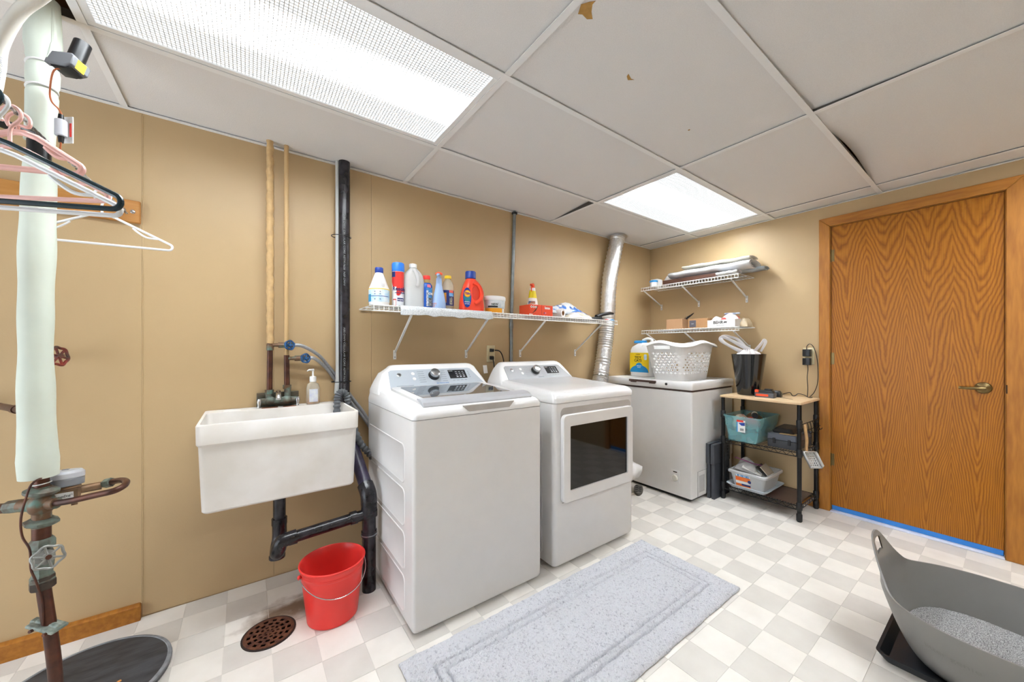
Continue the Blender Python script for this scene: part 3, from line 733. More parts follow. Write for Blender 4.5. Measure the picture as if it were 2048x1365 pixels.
MB().cyl((.170, 2.2, .972), (.170, 2.2, .992), .019, n=6).build('union_nut', m_brass, rs2)
m_bluewheel = mat('blue_valve_paint', '#2a5f94', .45, metal=.2, col2='#1d3f66', vscale=60)
def hand_wheel(t, c, axis, r, m, lobes=6, tube=.004, name='handwheel'):
    a = Vector(axis).normalized(); u = a.orthogonal().normalized(); v = a.cross(u); c = Vector(c)
    mb = MB(); n = lobes * 6
    mb.tube([c + (u * math.cos(2 * PI * k / n) + v * math.sin(2 * PI * k / n)) * r * (1 + .07 * math.cos(lobes * 2 * PI * k / n)) for k in range(n)], tube, 6, closed=True)
    for k in range(lobes if lobes < 7 else 5):
        q = 2 * PI * k / (lobes if lobes < 7 else 5)
        mb.cyl(c, c + (u * math.cos(q) + v * math.sin(q)) * r, tube * .85, n=6)
    mb.cyl(c - a * tube * 1.6, c + a * tube * 1.6, r * .28, n=10)
    return mb.build(name, m, t)
for t, x, z, lab in ((rs, .097, 1.196, 0), (rs2, .168, 1.128, 0)):
    v_ = MB(); v_.cyl((x, 2.2, z), (x + .05, 2.19, z), .009, n=12); v_.cyl((x + .035, 2.193, z), (x + .075, 2.185, z), .014, n=8); v_.cyl((x + .072, 2.186, z), (x + .095, 2.181, z), .012, n=12)
    v_.build('valve_body', m_brass, t)
    hand_wheel(t, (x + .082, 2.165, z), (.35, -.9, .1), .022, m_bluewheel, 5, .0045, 'blue_handwheel')
# ---- braided washer hoses
m_braid = mat('braided_steel', '#b6bac0', .32, metal=.7, var=.25, vscale=220, bump=.5, bscale=260)
for lab, pts in (('upper braided steel hose arching from the left blue valve to the washer', [(.192, 2.18, 1.196), (.24, 2.175, 1.190), (.314, 2.20, 1.143), (.37, 2.236, 1.078), (.43, 2.243, .995), (.49, 2.240, .900), (.555, 2.22, .80), (.60, 2.20, .70)]),
                 ('lower braided steel hose running from the right blue valve to the washer', [(.262, 2.18, 1.128), (.292, 2.18, 1.126), (.345, 2.215, 1.082), (.385, 2.238, 1.03), (.44, 2.243, .945), (.49, 2.241, .865), (.556, 2.21, .765), (.60, 2.18, .68)])):
    o = MB().tube(smooth_path(pts, 10), .0088, 10).build('washer_hose', m_braid); tag(o, lab, 'hose', 'washer supply hoses')
# ---- stack: black drain pipe, grey tube tied to it
st = thing('drain_stack', 'tall black drain pipe on the wall bending under the sink to the floor', 'pipe', (.486, 1.859, 0))
MB().tube(smooth_path([(.443, 2.205, 2.24), (.443, 2.205, 1.4), (.443, 2.205, .82), (.448, 2.17, .74)], 8), .030, 18).build('riser', m_abs, st)
MB().tube([(.447, 2.175, .745), (.484, 1.875, .475)], .031, 18).build('offset', mat('purple_primer_pipe', '#2b2533', .35, col2='#4b4560', vscale=14), st)
MB().tube(smooth_path([(.480, 1.905, .50), (.485, 1.868, .465), (.486, 1.859, .42)], 6), .038, 18).build('elbow', m_abs, st)
MB().cyl((.486, 1.859, .0), (.486, 1.859, .43), .032, n=20).build('standpipe', m_abs, st)
for z0, z1, r in ((.385, .425, .037), (.265, .29, .036), (.36, .388, .039)): MB().cyl((.486, 1.859, z0), (.486, 1.859, z1), r, n=20).build('hub', m_abs, st)
MB().cyl((.486, 1.859, .272), (.486, 1.859, .277), .0372, n=20).build('hub_ring', m_galv, st)
tp = thing('drain_trap', 'black trap and sloping waste arm under the sink', 'pipe', (.12, 1.87, .28))
MB().cyl((.123, 1.98, .36), (.123, 1.98, .536), .025, n=18).build('tailpiece', m_abs, tp)
MB().cyl((.123, 1.98, .375), (.123, 1.98, .405), .031, n=12).build('slip_nut', m_abs, tp)
MB().tube(smooth_path([(.123, 1.98, .39), (.123, 1.98, .32), (.115, 1.955, .285), (.110, 1.90, .285), (.112, 1.87, .31), (.125, 1.862, .345), (.16, 1.86, .352)], 8), .029, 18).build('trap_bend', m_abs, tp)
MB().lathe([(.031, 0), (.031, .012), (.022, .016), (.014, .022)], 18, (.110, 1.905, .262)).build('clean_out', m_abs, tp)
MB().cyl((.14, 1.861, .350), (.46, 1.859, .372), .025, n=18).build('waste_arm', m_abs, tp)
for a, b in ((.15, .18), (.40, .43)): MB().cyl((a, 1.861, .350 + (a - .14) * .07), (b, 1.861, .350 + (b - .14) * .07), .030, n=18).build('hub', m_abs, tp)
for k in range(2): text('ABS-DWV CELLULAR CORE ASTM F628  NSF-DWV', .013, mat('pale_pipe_print', '#8a8f90', .6), st, frame((.4371, 2.1744, 1.72 - k * .62), (0, 0, -1), (.98, -.197, 0), (-.197, -.98, 0)), bold=False, sx=1.35)
gt = MB().tube(smooth_path([(.411, 2.215, 2.24), (.411, 2.215, 1.5), (.411, 2.21, 1.05), (.405, 2.20, .98), (.400, 2.19, .93)], 8), .0115, 12).build('grey_tube', mat('grey_pvc', '#b9bbb8', .5, var=.05)); tag(gt, 'light grey tube tied along the left of the black drain pipe', 'pipe')
for z in (1.80, .995):
    o = MB().tube([(.428 + .050 * math.cos(q), 2.206 + .042 * math.sin(q), z) for q in [2 * PI * k / 24 for k in range(24)]], .0022, 6, closed=True).build('zip_tie', m_black)
    tag(o, 'black cable tie round the drain pipe %s' % ('high on the wall' if z > 1.5 else 'just above the sink'), 'cable tie', 'cable ties')
# corrugated washer drain hose over the sink edge
P = smooth_path([(.390, 2.12, .77), (.390, 2.12, .87), (.395, 2.125, .925), (.415, 2.13, .945), (.440, 2.135, .925), (.452, 2.13, .86), (.465, 2.08, .76), (.49, 2.05, .68), (.53, 2.045, .62), (.57, 2.05, .57)], 14)
o = MB().tube(P, [.0185 if (k // 2) % 2 else .0145 for k in range(len(P))], 12).build('drain_hose', mat('grey_corrugated_hose', '#64686c', .45, var=.1)); tag(o, 'grey corrugated drain hose hooked over the sink edge', 'hose')
# soap dispenser
so = thing('soap_dispenser', 'clear pump soap bottle with amber dregs on the sink ledge', 'soap bottle', (.287, 2.195, .885))
m_clear = mat('clear_plastic', '#f1ead9', .08, var=.02, alpha=.38, spec=.7)
MB().lathe([(.004, .0), (.026, .0), (.029, .006), (.029, .085), (.024, .105), (.014, .114), (.013, .120)], 24, (.287, 2.195, .885), 1.1, .8).build('bottle', m_clear, so)
MB().lathe([(.004, .002), (.0255, .003), (.0275, .008), (.0275, .022), (.004, .022)], 24, (.287, 2.195, .885), 1.08, .78).build('soap', mat('amber_soap', '#c87a22', .1, var=.05), so)
MB().lathe([(.016, .118), (.016, .142), (.014, .146), (.005, .148), (.004, .172), (.006, .174), (.006, .184), (.003, .186)], 18, (.287, 2.195, .885)).build('pump', m_plastic, so)
MB().tube([(.287, 2.195, 1.065), (.268, 2.185, 1.066), (.258, 2.180, 1.060)], [.0055, .005, .003], 8).build('nozzle', m_plastic, so)
lb = MB(); wrap(lb, (.287, 2.195), .0295, .898, .965, -2.2, -.9, rs=(1.1, .8)); lb.build('label', mat('pale_label', '#e6ecef', .5, col2='#cfd6ea', vscale=40), so)
# grey conduit on the wall
cd = thing('conduit', 'thin grey metal conduit running up the wall between the two shelves', 'pipe', (1.62, 2.238, 0))
MB().tube([(1.618, 2.240, 0), (1.62, 2.240, 1.4), (1.648, 2.236, 2.235)], .0125, 12).build('conduit_pipe', m_galv, cd)
MB().cyl((1.619, 2.240, 1.33), (1.62, 2.240, 1.37), .0155, n=12).build('coupling', m_galv, cd)
MB().lathe([(.02, 0), (.022, .012)], 14, (1.647, 2.236, 2.196)).build('top_collar', m_black, cd)

# ================================================================== WIRE SHELVES
def wire_shelf(label, M, length, feet, depth=.30, drop=.032, foot=-.285):
    """M maps local (x along the wall, y out from the wall, z up; deck at z = 0)"""
    t = thing('wire_shelf', label, 'shelf', M @ Vector((length / 2, depth / 2, 0)), 'white wire shelves')
    n = int(length / .0254)
    d = MB(M)
    for k in range(n + 1):
        x = length * k / n
        d.tube([(x, .012, 0), (x, depth, 0), (x, depth + .002, -drop)], .0021, 5)
    d.build('wire_deck', m_wire, t, smooth=60, recalc=False)['kind'] = 'stuff'
    for y, z, nm in ((.012, -.003, 'back_rail'), (depth * .5, -.003, 'middle_rail'), (depth, -.003, 'front_rail'), (depth + .003, -drop, 'lip_rail')):
        MB(M).tube([(-.004, y, z), (length + .004, y, z)], .0036, 8).build(nm, m_wire, t)
    for fx in feet:
        b = MB(M)
        p0 = Vector((fx, .006, foot + .03)); p1 = Vector((fx, depth - .004, -drop - .004))
        dirv = (p1 - p0).normalized(); side = Vector((1, 0, 0)); nn = dirv.cross(side)
        ring = [(side * a * .006 + nn * bb * .004) for a, bb in ((-1, -1), (1, -1), (1, 1), (-1, 1))]
        b.loft([[p0 + q for q in ring], [p1 + q for q in ring]])
        b.box(fx - .009, fx + .009, .0005, .006, foot - .012, foot + .045)
        br = b.build('brace', m_wire, t, bevel=.001)
        MB(M).cyl((fx, .006, foot + .002), (fx, .008, foot + .002), .0035, n=10).build('screw', m_galv, br)
    return t
MA = lambda x0, z: frame((x0, YA, z), (1, 0, 0), (0, -1, 0), (0, 0, 1))
S1 = S2 = 1.408
wire_shelf('white wire shelf of cleaning bottles above the washer', MA(.535, S1), .918, [.206, .704])
wire_shelf('white wire shelf above the dryer holding the orange glove box', MA(1.468, S2), 1.03, [.243, .842])
MBw = lambda y0, z: frame((XB, y0, z), (0, -1, 0), (-1, 0, 0), (0, 0, 1))
S3, S4 = 1.768, 1.352
wire_shelf('upper white wire shelf in the corner with rolled white sheets', MBw(2.155, S3), .87, [.0, .41, .83][0:0] + [.03, .41, .815], foot=-.19)
wire_shelf('lower white wire shelf in the corner with cardboard boxes', MBw(2.150, S4), .87, [.05, .43, .83], foot=-.19)

ZT = S1 + .0018          # things stand on the deck wires
camdir = lambda x, y: math.atan2(-y, -x)
# ---- white mesh liner draped over the front of the first shelf
ln = MB()
def liner(u, v):
    x = .668 + .585 * u
    wob = .003 * math.sin(u * 23) + .002 * math.sin(u * 41 + 1)
    if v < .45: q = v / .45; return (x, 2.16 - .215 * q, ZT + .0015 + .0012 * math.sin(u * 40 + v * 20))
    q = (v - .45) / .55
    return (x + .01 * q * math.sin(u * 9), 1.945 - .012 * math.sin(min(q * 2, 1) * PI / 2) - .004 * math.sin(u * 25) * q, ZT + .0015 - (.05 + wob) * q)
ln.grid(90, 24, liner)
o = ln.build('shelf_liner', mat('white_mesh_liner', '#e4e7e8', .7, col2='#b9bfc2', vscale=340, bump=.5, bscale=340, detail=0), solid=.0014); tag(o, 'white open-weave liner draped over the cleaning-bottle shelf', 'shelf liner')
ZL = ZT + .004

# ---- bleach jug
bl = thing('bleach_jug', 'white bleach jug with blue cap and pale blue label, leftmost on the shelf', 'jug', (.592, 2.06, ZT))
c = (.592, 2.06, ZT)
MB().lathe([(.004, 0), (.046, .0), (.052, .006), (.053, .020), (.053, .092), (.052, .100), (.042, .125), (.032, .155), (.022, .180), (.018, .186)], 28, c).build('jug', m_plastic, bl)
MB().lathe([(.021, .184), (.022, .188), (.022, .210), (.020, .213), (.004, .213)], 24, c).build('cap', m_dblue, bl)
lb = MB(); wrap(lb, c, .0535, ZT + .022, ZT + .090, -3.6, -.3, 24); l_ = lb.build('label', mat('pale_blue_label', '#a9d3ec', .45, col2='#e6f2f8', vscale=26), bl)
lb = MB(); wrap(lb, c, .054, ZT + .022, ZT + .062, -3.6, -2.7, 10); lb.build('label_stripe', mat('cyan_print', '#3d9bd0', .45), l_)
lb = MB(); wrap(lb, c, .054, ZT + .050, ZT + .053, -2.7, -.8, 16); lb.build('label_line', m_dblue, l_)
lb = MB(); wrap(lb, c, .054, ZT + .089, ZT + .093, -3.6, -.3, 24); lb.build('label_band', m_yellow, l_)
for a in (-2.25, -1.75):
    for z in (.034, .062, .074): text_round('=', .014, m_navy, l_, c, .0546, a, ZT + z)
h = MB(); h.tube(smooth_path([(.586, 2.018, ZT + .172), (.590, 2.003, ZT + .150), (.596, 2.001, ZT + .122), (.598, 2.010, ZT + .103)], 5), [.007] * 16, 8); h.build('grip', m_plastic, bl)

# ---- aerosol can
c = (.697, 2.06, ZL); ae = thing('aerosol_can', 'tall red and white aerosol can with bright blue cap', 'spray can', c)
MB().lathe([(.004, 0), (.031, 0), (.033, .004), (.033, .196), (.031, .202)], 28, c).build('can', mat('white_can', '#eceef2', .3, metal=.1, var=.02), ae)
MB().lathe([(.032, .198), (.0345, .200), (.0345, .240), (.031, .248), (.004, .249)], 28, c).build('cap', mat('bright_blue_cap', '#2a7be0', .3, var=.05), ae)
r_ = MB(); n = 22; top = []; a0, a1 = -3.3, -.6
vs = []; fs = []
for i in range(n + 1):
    a = a0 + (a1 - a0) * i / n; lo = .105 + .045 * math.sin(i / n * PI * 1.5 + 2.2) if i < n * .75 else .10 - .02 * (i / n)
    vs += [(c[0] + .0336 * math.cos(a), c[1] + .0336 * math.sin(a), c[2] + lo), (c[0] + .0336 * math.cos(a), c[1] + .0336 * math.sin(a), c[2] + .196)]
for i in range(n): fs.append((2 * i, 2 * i + 2, 2 * i + 3, 2 * i + 1))
r_.add(vs, fs); rd = r_.build('red_print', mat('red_print', '#e03a34', .3), ae, recalc=False)
lb = MB(); wrap(lb, c, .0338, ZL + .165, ZL + .195, -3.2, -2.35, 8); lb.build('blue_print', m_navy, rd)
lb = MB(); wrap(lb, c, .0338, ZL + .030, ZL + .048, -2.0, -.9, 12); bp_ = lb.build('blue_band', m_navy, rd)
text_round('carpet', .013, m_plastic, bp_, c, .0346, -1.55, ZL + .039)
text_round('Resolve', .030, m_navy, rd, c, .034, -1.45, ZL + .098)
text_round('HIGH TRAFFIC', .010, m_navy, rd, c, .034, -1.45, ZL + .076)
lb = MB(); wrap(lb, c, .0338, ZL + .004, ZL + .110, -2.85, -2.15, 8); w_ = lb.build('white_panel', m_paper, rd)
lb = MB(); wrap(lb, c, .0345, ZL + .004, ZL + .042, -2.75, -2.2, 8); lb.build('red_notice', mat('red_print', '#e03a34', .3), w_)
lb = MB(); wrap(lb, c, .0352, ZL + .006, ZL + .036, -2.70, -2.25, 8); lb.build('notice_paper', m_paper, w_)

# ---- clear gallon jug
c = (.790, 2.075, ZL); vj = thing('vinegar_jug', 'clear half-full plastic jug with white cap and hollow handle', 'jug', c)
m_hazy = mat('hazy_clear_plastic', '#f4f6f6', .25, trans=.45, var=.02, ior=1.15)
spec = [(0, .055), (.004, .060), (.12, .060), (.150, .059), (.185, .052), (.205, .042), (.222, .028), (.232, .019), (.238, .018)]
R = [[(c[0] + x, c[1] + y, c[2] + z) for x, y in rrect(2 * r, 2 * r * .92, r * .55, 5)] for z, r in spec]
MB().loft(R).build('jug', m_hazy, vj)
MB().rings([(ZL + .003, c[0] - .055, c[0] + .055, c[1] - .05, c[1] + .05, .03), (ZL + .118, c[0] - .056, c[0] + .056, c[1] - .051, c[1] + .051, .03)], 5).build('liquid', mat('milky_liquid', '#eceeec', .3, trans=.15, var=.02, ior=1.2), vj)
MB().lathe([(.022, .236), (.022, .256), (.020, .258), (.004, .258)], 22, c).build('cap', m_plastic, vj)
h = MB(); h.tube(smooth_path([(c[0] - .012, c[1] - .050, ZL + .215), (c[0] - .005, c[1] - .066, ZL + .195), (c[0] + .004, c[1] - .070, ZL + .150), (c[0] + .004, c[1] - .058, ZL + .122)], 6), .010, 10); h.build('handle', m_hazy, vj)

# ---- blue bottle with red cap
c = (.862, 2.045, ZL); bb_ = thing('cleaner_bottle', 'blue cleaner bottle with red cap and gold neck', 'bottle', c)
MB().lathe([(.004, 0), (.031, 0), (.034, .005), (.034, .115), (.033, .135), (.026, .147), (.020, .152)], 24, c, 1, .8).build('bottle', mat('blue_bottle', '#1f56b0', .25, var=.05), bb_)
MB().lathe([(.021, .150), (.0205, .156), (.021, .160), (.018, .166), (.0185, .172)], 20, c).build('neck', mat('gold_neck', '#a98a4c', .3, var=.1), bb_)
MB().lathe([(.021, .170), (.022, .172), (.022, .190), (.020, .193), (.004, .193)], 20, c).build('cap', m_red, bb_)
lb = MB(); wrap(lb, c, .0342, ZL + .012, ZL + .120, -1.95, -.75, 12, rs=(1, .8)); l_ = lb.build('label', mat('blue_white_label', '#3c93d6', .4, col2='#20518f', vscale=40), bb_)
lb = MB(); wrap(lb, c, .035, ZL + .012, ZL + .105, -1.95, -1.6, 6, rs=(1, .8)); lb.build('label_panel', mat('pale_print', '#c9cfd6', .5, col2='#77808a', vscale=70), l_)
lb = MB(); wrap(lb, c, .035, ZL + .012, ZL + .062, -1.55, -.8, 6, rs=(1, .8)); lb.build('label_text_block', mat('dark_print', '#394047', .5, col2='#8a9097', vscale=90), l_)
lb = MB(); wrap(lb, c, .0352, ZL + .122, ZL + .140, -1.8, -1.1, 6, rs=(1, .8), r1=.031); lb.build('label_badge', mat('pink_print', '#d6748a', .5), l_)
text_round('OXI', .018, m_plastic, l_, c, .0352, -1.15, ZL + .085, rs=(1, .8))

# ---- light blue spray bottle, nozzle to the left
def spray_bottle(c, prof, m_body, m_noz, t, sx=1.0, sy=.75, turn=PI, zn=.19, m_head=None):
    MB().lathe(prof, 24, c, sx, sy).build('bottle', m_body, t)
    u = Vector((math.cos(turn), math.sin(turn), 0)); s_ = Vector((-u.y, u.x, 0)); C = Vector(c)
    F = frame(C, u, Vector((0, 0, 1)), u.cross(Vector((0, 0, 1))))
    hd = MB(F); poly = [(-.022, zn), (-.020, zn + .020), (-.010, zn + .030), (.012, zn + .030), (.030, zn + .022), (.030, zn + .010), (.014, zn + .008), (.011, zn - .012), (-.011, zn - .012)]
    hd.loft([[(a, b, -.010) for a, b in poly], [(a, b, .010) for a, b in poly]]); h_ = hd.build('spray_head', m_head or m_noz, t, bevel=.004)
    MB(F).cyl((.030, zn + .016, 0), (.040, zn + .016, 0), .007, n=12).build('nozzle', m_noz, h_)
    tr = MB(F); tr.tube([(.020, zn + .008, 0), (.026, zn - .012, 0), (.024, zn - .034, 0)], [.005, .004, .003], 8); tr.build('trigger', m_noz, h_)
    return h_
c = (.936, 2.035, ZL); sb = thing('spray_bottle', 'pale blue spray bottle with orange top between the two dark-labelled bottles', 'spray bottle', c)
m_pblue = mat('pale_blue_plastic', '#a3bfe6', .35, var=.05)
spray_bottle(c, [(.004, 0), (.040, 0), (.043, .006), (.042, .040), (.034, .085), (.024, .120), (.019, .150), (.017, .185)], m_pblue, m_pblue, sb, turn=-2.2, zn=.185)
MB().lathe([(.013, .205), (.022, .208), (.021, .216), (.012, .222), (.003, .223)], 18, c).build('orange_top', m_orange, sb)
lb = MB(); wrap(lb, c, .0425, ZL + .012, ZL + .035, -3.3, -2.2, 10, rs=(1, .75)); lb.build('label', mat('flower_label', '#d77f4a', .5, col2='#8fb4de', vscale=50), sb)

# ---- clear bottle with yellow cap
c = (1.012, 2.07, ZL); pb = thing('cleaner_bottle', 'clear cleaner bottle with yellow cap and navy label', 'bottle', c)
MB().lathe([(.004, 0), (.034, 0), (.037, .005), (.037, .115), (.038, .122), (.037, .150), (.030, .172), (.018, .188), (.017, .196)], 24, c, 1, .82).build('bottle', m_clear, pb)
MB().lathe([(.004, .003), (.034, .004), (.035, .008), (.035, .026), (.004, .026)], 24, c, 1, .82).build('liquid', mat('straw_liquid', '#b99d6a', .2, trans=.3, var=.05), pb)
MB().lathe([(.019, .195), (.021, .197), (.021, .212), (.019, .214), (.004, .214)], 20, c).build('cap', mat('yellow_cap', '#f3d12e', .35, var=.04), pb)
lb = MB(); wrap(lb, c, .0374, ZL + .028, ZL + .122, -3.4, -.2, 24, rs=(1, .82)); l_ = lb.build('label', m_navy, pb)
lb = MB(); wrap(lb, c, .0384, ZL + .107, ZL + .121, -1.75, -1.0, 8, rs=(1, .82)); lb.build('label_badge', mat('salmon_print', '#e2695c', .5), l_)
lb = MB(); wrap(lb, c, .0384, ZL + .085, ZL + .105, -1.75, -.9, 8, rs=(1, .82)); lb.build('label_panel', mat('sky_print', '#3f9ee0', .5, col2='#9fd0ef', vscale=60), l_)
lb = MB(); wrap(lb, c, .0384, ZL + .035, ZL + .080, -1.7, -1.15, 8, rs=(1, .82)); lb.build('label_text_block', mat('beige_print', '#b9b294', .5, col2='#3a4468', vscale=110), l_)
lb = MB(); wrap(lb, c, .0384, ZL + .045, ZL + .105, -2.9, -2.2, 8, rs=(1, .82)); lb.build('label_picture', mat('red_yellow_print', '#d93a36', .5, col2='#e9bf3a', vscale=40), l_)

# ---- big orange detergent jug
c = (1.163, 2.045, ZL)
td_ = thing('detergent_jug', 'large orange detergent jug with navy cap and round logo', 'jug', c)
m_tide = mat('orange_jug', '#ef4a30', .3, var=.03)
DR = frame(c, (math.cos(-.12), math.sin(-.12), 0), (0, 0, 1), Vector((math.cos(-.12), math.sin(-.12), 0)).cross(Vector((0, 0, 1))))
def outline(z):
    pts = [(0, -.080, .082), (.02, -.080, .084), (.07, -.076, .080), (.12, -.066, .072), (.16, -.054, .062), (.185, -.044, .050), (.20, -.036, .032), (.207, -.032, .022)]
    for (z0, a0, b0), (z1, a1, b1) in zip(pts[:-1], pts[1:]):
        if z <= z1: q = (z - z0) / (z1 - z0); return a0 + (a1 - a0) * q, b0 + (b1 - b0) * q
    return pts[-1][1:]
def jug_r(z): return .044 if z < .15 else .044 - .018 * min(1, (z - .15) / .057)
zs = [0, .004, .03, .06, .09, .12, .145, .165, .185, .198, .207]
mb = MB(DR); R = []
for z in zs:
    a, b = outline(z); hh = jug_r(z) * (.93 if z == 0 else 1)
    R.append([(x, z, y) for x, y in rrect(b - a, 2 * hh, min(hh * .95, .040), 6, (a + b) / 2, 0)])
mb.loft(R); body = mb.build('jug', m_tide, td_)
# handle loop standing proud of a hollow on the right
h = MB(DR); P = smooth_path([(-.006, .178, .044), (.026, .165, .049), (.047, .130, .052), (.049, .090, .053), (.028, .062, .053), (.004, .045, .050)], 8); h.tube(P, [.010] + [.0115] * (len(P) - 2) + [.009], 10); h.build('handle', m_tide, td_)
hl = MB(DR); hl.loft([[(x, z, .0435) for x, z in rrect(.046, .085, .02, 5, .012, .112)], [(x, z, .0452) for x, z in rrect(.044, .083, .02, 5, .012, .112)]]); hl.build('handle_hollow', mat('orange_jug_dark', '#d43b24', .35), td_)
k = MB(DR @ Matrix.Translation((-.005, .207, 0)) @ Matrix.Rotation(-PI / 2, 4, 'X')); k.lathe([(.031, 0), (.034, .003), (.034, .042), (.031, .047), (.004, .047)], 28); k.build('cap', m_dblue, td_)
el = [(-.046 + .027 * math.cos(q) , .082 + .062 * math.sin(q)) for q in [2 * PI * k / 32 for k in range(32)]]
l_ = MB(DR).loft([[(x, z, .0435) for x, z in el], [(x, z, .0462) for x, z in el]]).build('label', m_dblue, td_)
el2 = [(-.046 + .022 * math.cos(q), .084 + .030 * math.sin(q)) for q in [2 * PI * k / 28 for k in range(28)]]
MB(DR).loft([[(x, z, .0462) for x, z in el2], [(x, z, .0466) for x, z in el2]]).build('label_teal', mat('teal_print', '#1f7f8f', .4), l_)
for rr_, m_ in ((.022, mat('orange_ring', '#f28a1e', .4)), (.017, m_yellow), (.011, mat('orange_ring', '#f28a1e', .4))):
    el3 = [(-.045 + rr_ * math.cos(q), .106 + rr_ * math.sin(q)) for q in [2 * PI * k / 28 for k in range(28)]]
    MB(DR).loft([[(x, z, .0466 + (.022 - rr_) * .04) for x, z in el3], [(x, z, .0470 + (.022 - rr_) * .04) for x, z in el3]]).build('logo_ring', m_, l_)
text('Tide', .021, m_dblue, l_, DR @ Matrix.Translation((-.045, .107, .0482)))
text('ORIGINAL', .008, m_plastic, l_, DR @ Matrix.Translation((-.046, .054, .0466)))
text('HE TURBO', .007, m_plastic, l_, DR @ Matrix.Translation((-.046, .042, .0466)))

# ---- white bottle behind the jug, tubs
c = (1.262, 2.14, ZT)
wb = thing('white_carton', 'slim white and blue carton half hidden behind the orange jug', 'carton', c)
MB().box(1.243, 1.281, 2.12, 2.165, ZT, ZT + .170).build('carton', m_plastic, wb, bevel=.004)
MB().box(1.2425, 1.2815, 2.1192, 2.14, ZT + .02, ZT + .085).build('label', mat('blue_white_label', '#3c93d6', .4, col2='#20518f', vscale=40), wb)
c = (1.345, 2.05, ZT); tb = thing('stain_remover_tub', 'white oval tub with lid on a yellow-banded base', 'tub', c)
MB().lathe([(.004, 0), (.058, 0), (.060, .004), (.062, .036)], 32, c, 1.12, .8).build('yellow_base', mat('amber_tub', '#f0a52a', .4, var=.04), tb)
MB().lathe([(.0625, .034), (.065, .036), (.067, .088)], 32, c, 1.12, .8, (True, True)).build('tub', mat('pale_tub', '#e3e8ea', .45, col2='#c5d0d8', vscale=30), tb)
MB().lathe([(.070, .086), (.071, .090), (.071, .108), (.067, .114), (.004, .115)], 32, c, 1.12, .8).build('lid', m_plastic, tb)
lb = MB(); wrap(lb, c, .0655, ZT + .038, ZT + .048, -2.7, -1.7, 12, rs=(1.12, .8)); lb.build('black_band', m_ink, tb)
lb = MB(); wrap(lb, c, .0625, ZT + .004, ZT + .034, -1.15, -.8, 6, rs=(1.12, .8)); lb.build('white_tab', m_paper, tb)
text_round('NEW', .018, m_ink, tb, c, .0665, -2.0, ZT + .058, rs=(1.12, .8))

# ---- second shelf: glove box
Z2 = S2 + .0018
gb = thing('glove_box', 'orange-red carton of gloves at the left end of the shelf above the dryer', 'box', (1.70, 2.07, Z2))
GB = frame((1.665, 2.005, Z2), (math.cos(-.02), math.sin(-.02), 0), (-math.sin(-.02), math.cos(-.02), 0), (0, 0, 1))
MB(GB).box(-.055, .158, 0, .125, 0, .080).build('carton', mat('orange_red_card', '#dc4a2a', .5, var=.04), gb, bevel=.0015)
GU = Vector((math.cos(-.02), math.sin(-.02), 0)); FR = frame(GB @ Vector((.045, -.0006, .041)), GU, (0, 0, 1), GU.cross(Vector((0, 0, 1))))
for k in range(3):
    q = MB(FR @ Matrix.Translation((-.085 + k * .020, .022, 0))); q.lathe([(.008, 0), (.008, .0008)], 16); d_ = q.build('badge', m_plastic, gb)
    q = MB(FR @ Matrix.Translation((-.085 + k * .020, .022, .0008))); q.lathe([(.004, 0), (.004, .0004)], 14); q.build('badge_dot', m_ink, d_)
text('latex', .026, m_plastic, gb, FR @ Matrix.Translation((.062, .020, 0)))
text('gloves', .012, m_plastic, gb, FR @ Matrix.Translation((-.090, -.030, 0)))
MB(FR).loft([[(x, y, 0) for x, y in ((-.03, .03), (-.022, .034), (-.045, -.005), (-.085, -.03), (-.06, -.005))], [(x, y, .0006) for x, y in ((-.03, .03), (-.022, .034), (-.045, -.005), (-.085, -.03), (-.06, -.005))]]).build('print_swoosh', mat('dark_red_print', '#5a2418', .5), gb)
MB(FR).box(.028, .034, -.022, -.012, 0, .0006).build('print_square', m_navy, gb); MB(FR).box(.036, .050, -.022, -.012, 0, .0006).build('print_square', mat('pink_print', '#d6748a', .5), gb)
MB(FR).box(.0075, .009, -.041, .041, 0, .0004).build('print_edge', mat('dark_red_print', '#5a2418', .5), gb)
# spray bottle with yellow collar
c = (1.765, 2.165, Z2); sb2 = thing('spray_bottle', 'white spray bottle with yellow collar and orange trigger behind the glove box', 'spray bottle', c)
m_wb = mat('white_bottle', '#f1f0ef', .35, var=.02)
spray_bottle(c, [(.004, 0), (.046, 0), (.049, .006), (.048, .080), (.042, .125), (.033, .160), (.028, .185)], m_wb, m_orange, sb2, turn=-2.6, zn=.232, m_head=m_orange)
MB().lathe([(.036, .150), (.0305, .180), (.024, .210)], 22, c, 1, .8).build('yellow_collar', mat('yellow_collar', '#e8d313', .4, var=.06), sb2)
MB().lathe([(.022, .205), (.020, .228)], 18, c).build('white_neck', m_wb, sb2)
lb = MB(); wrap(lb, c, .049, Z2 + .02, Z2 + .125, -3.0, -1.6, 14, rs=(1, .75), r1=.0425); lb.build('label', mat('orange_blue_label', '#d98a3a', .45, col2='#24608f', vscale=45), sb2)
# paper roll
t = thing('paper_roll', 'white paper roll with brown core lying beside the glove box', 'roll', (1.915, 2.03, Z2))
d0 = Vector((.30, -.95, 0)).normalized(); C = Vector((1.905, 2.085, Z2 + .034))
MB().loft([[C + d0 * q + (Vector((-d0.y, d0.x, 0)) * math.cos(a) + Vector((0, 0, 1)) * math.sin(a)) * r for a in [2 * PI * k / 28 for k in range(28)]] for q, r in ((-.11, .012), (-.11, .034), (.085, .034), (.085, .019), (-.10, .019))], (True, False)).build('paper', m_paper, t)
MB().loft([[C + d0 * q + (Vector((-d0.y, d0.x, 0)) * math.cos(a) + Vector((0, 0, 1)) * math.sin(a)) * r for a in [2 * PI * k / 28 for k in range(28)]] for q, r in ((-.09, .0188), (.0845, .0188), (.0845, .0165), (-.09, .0165))], (False, False)).build('core', m_card, t)
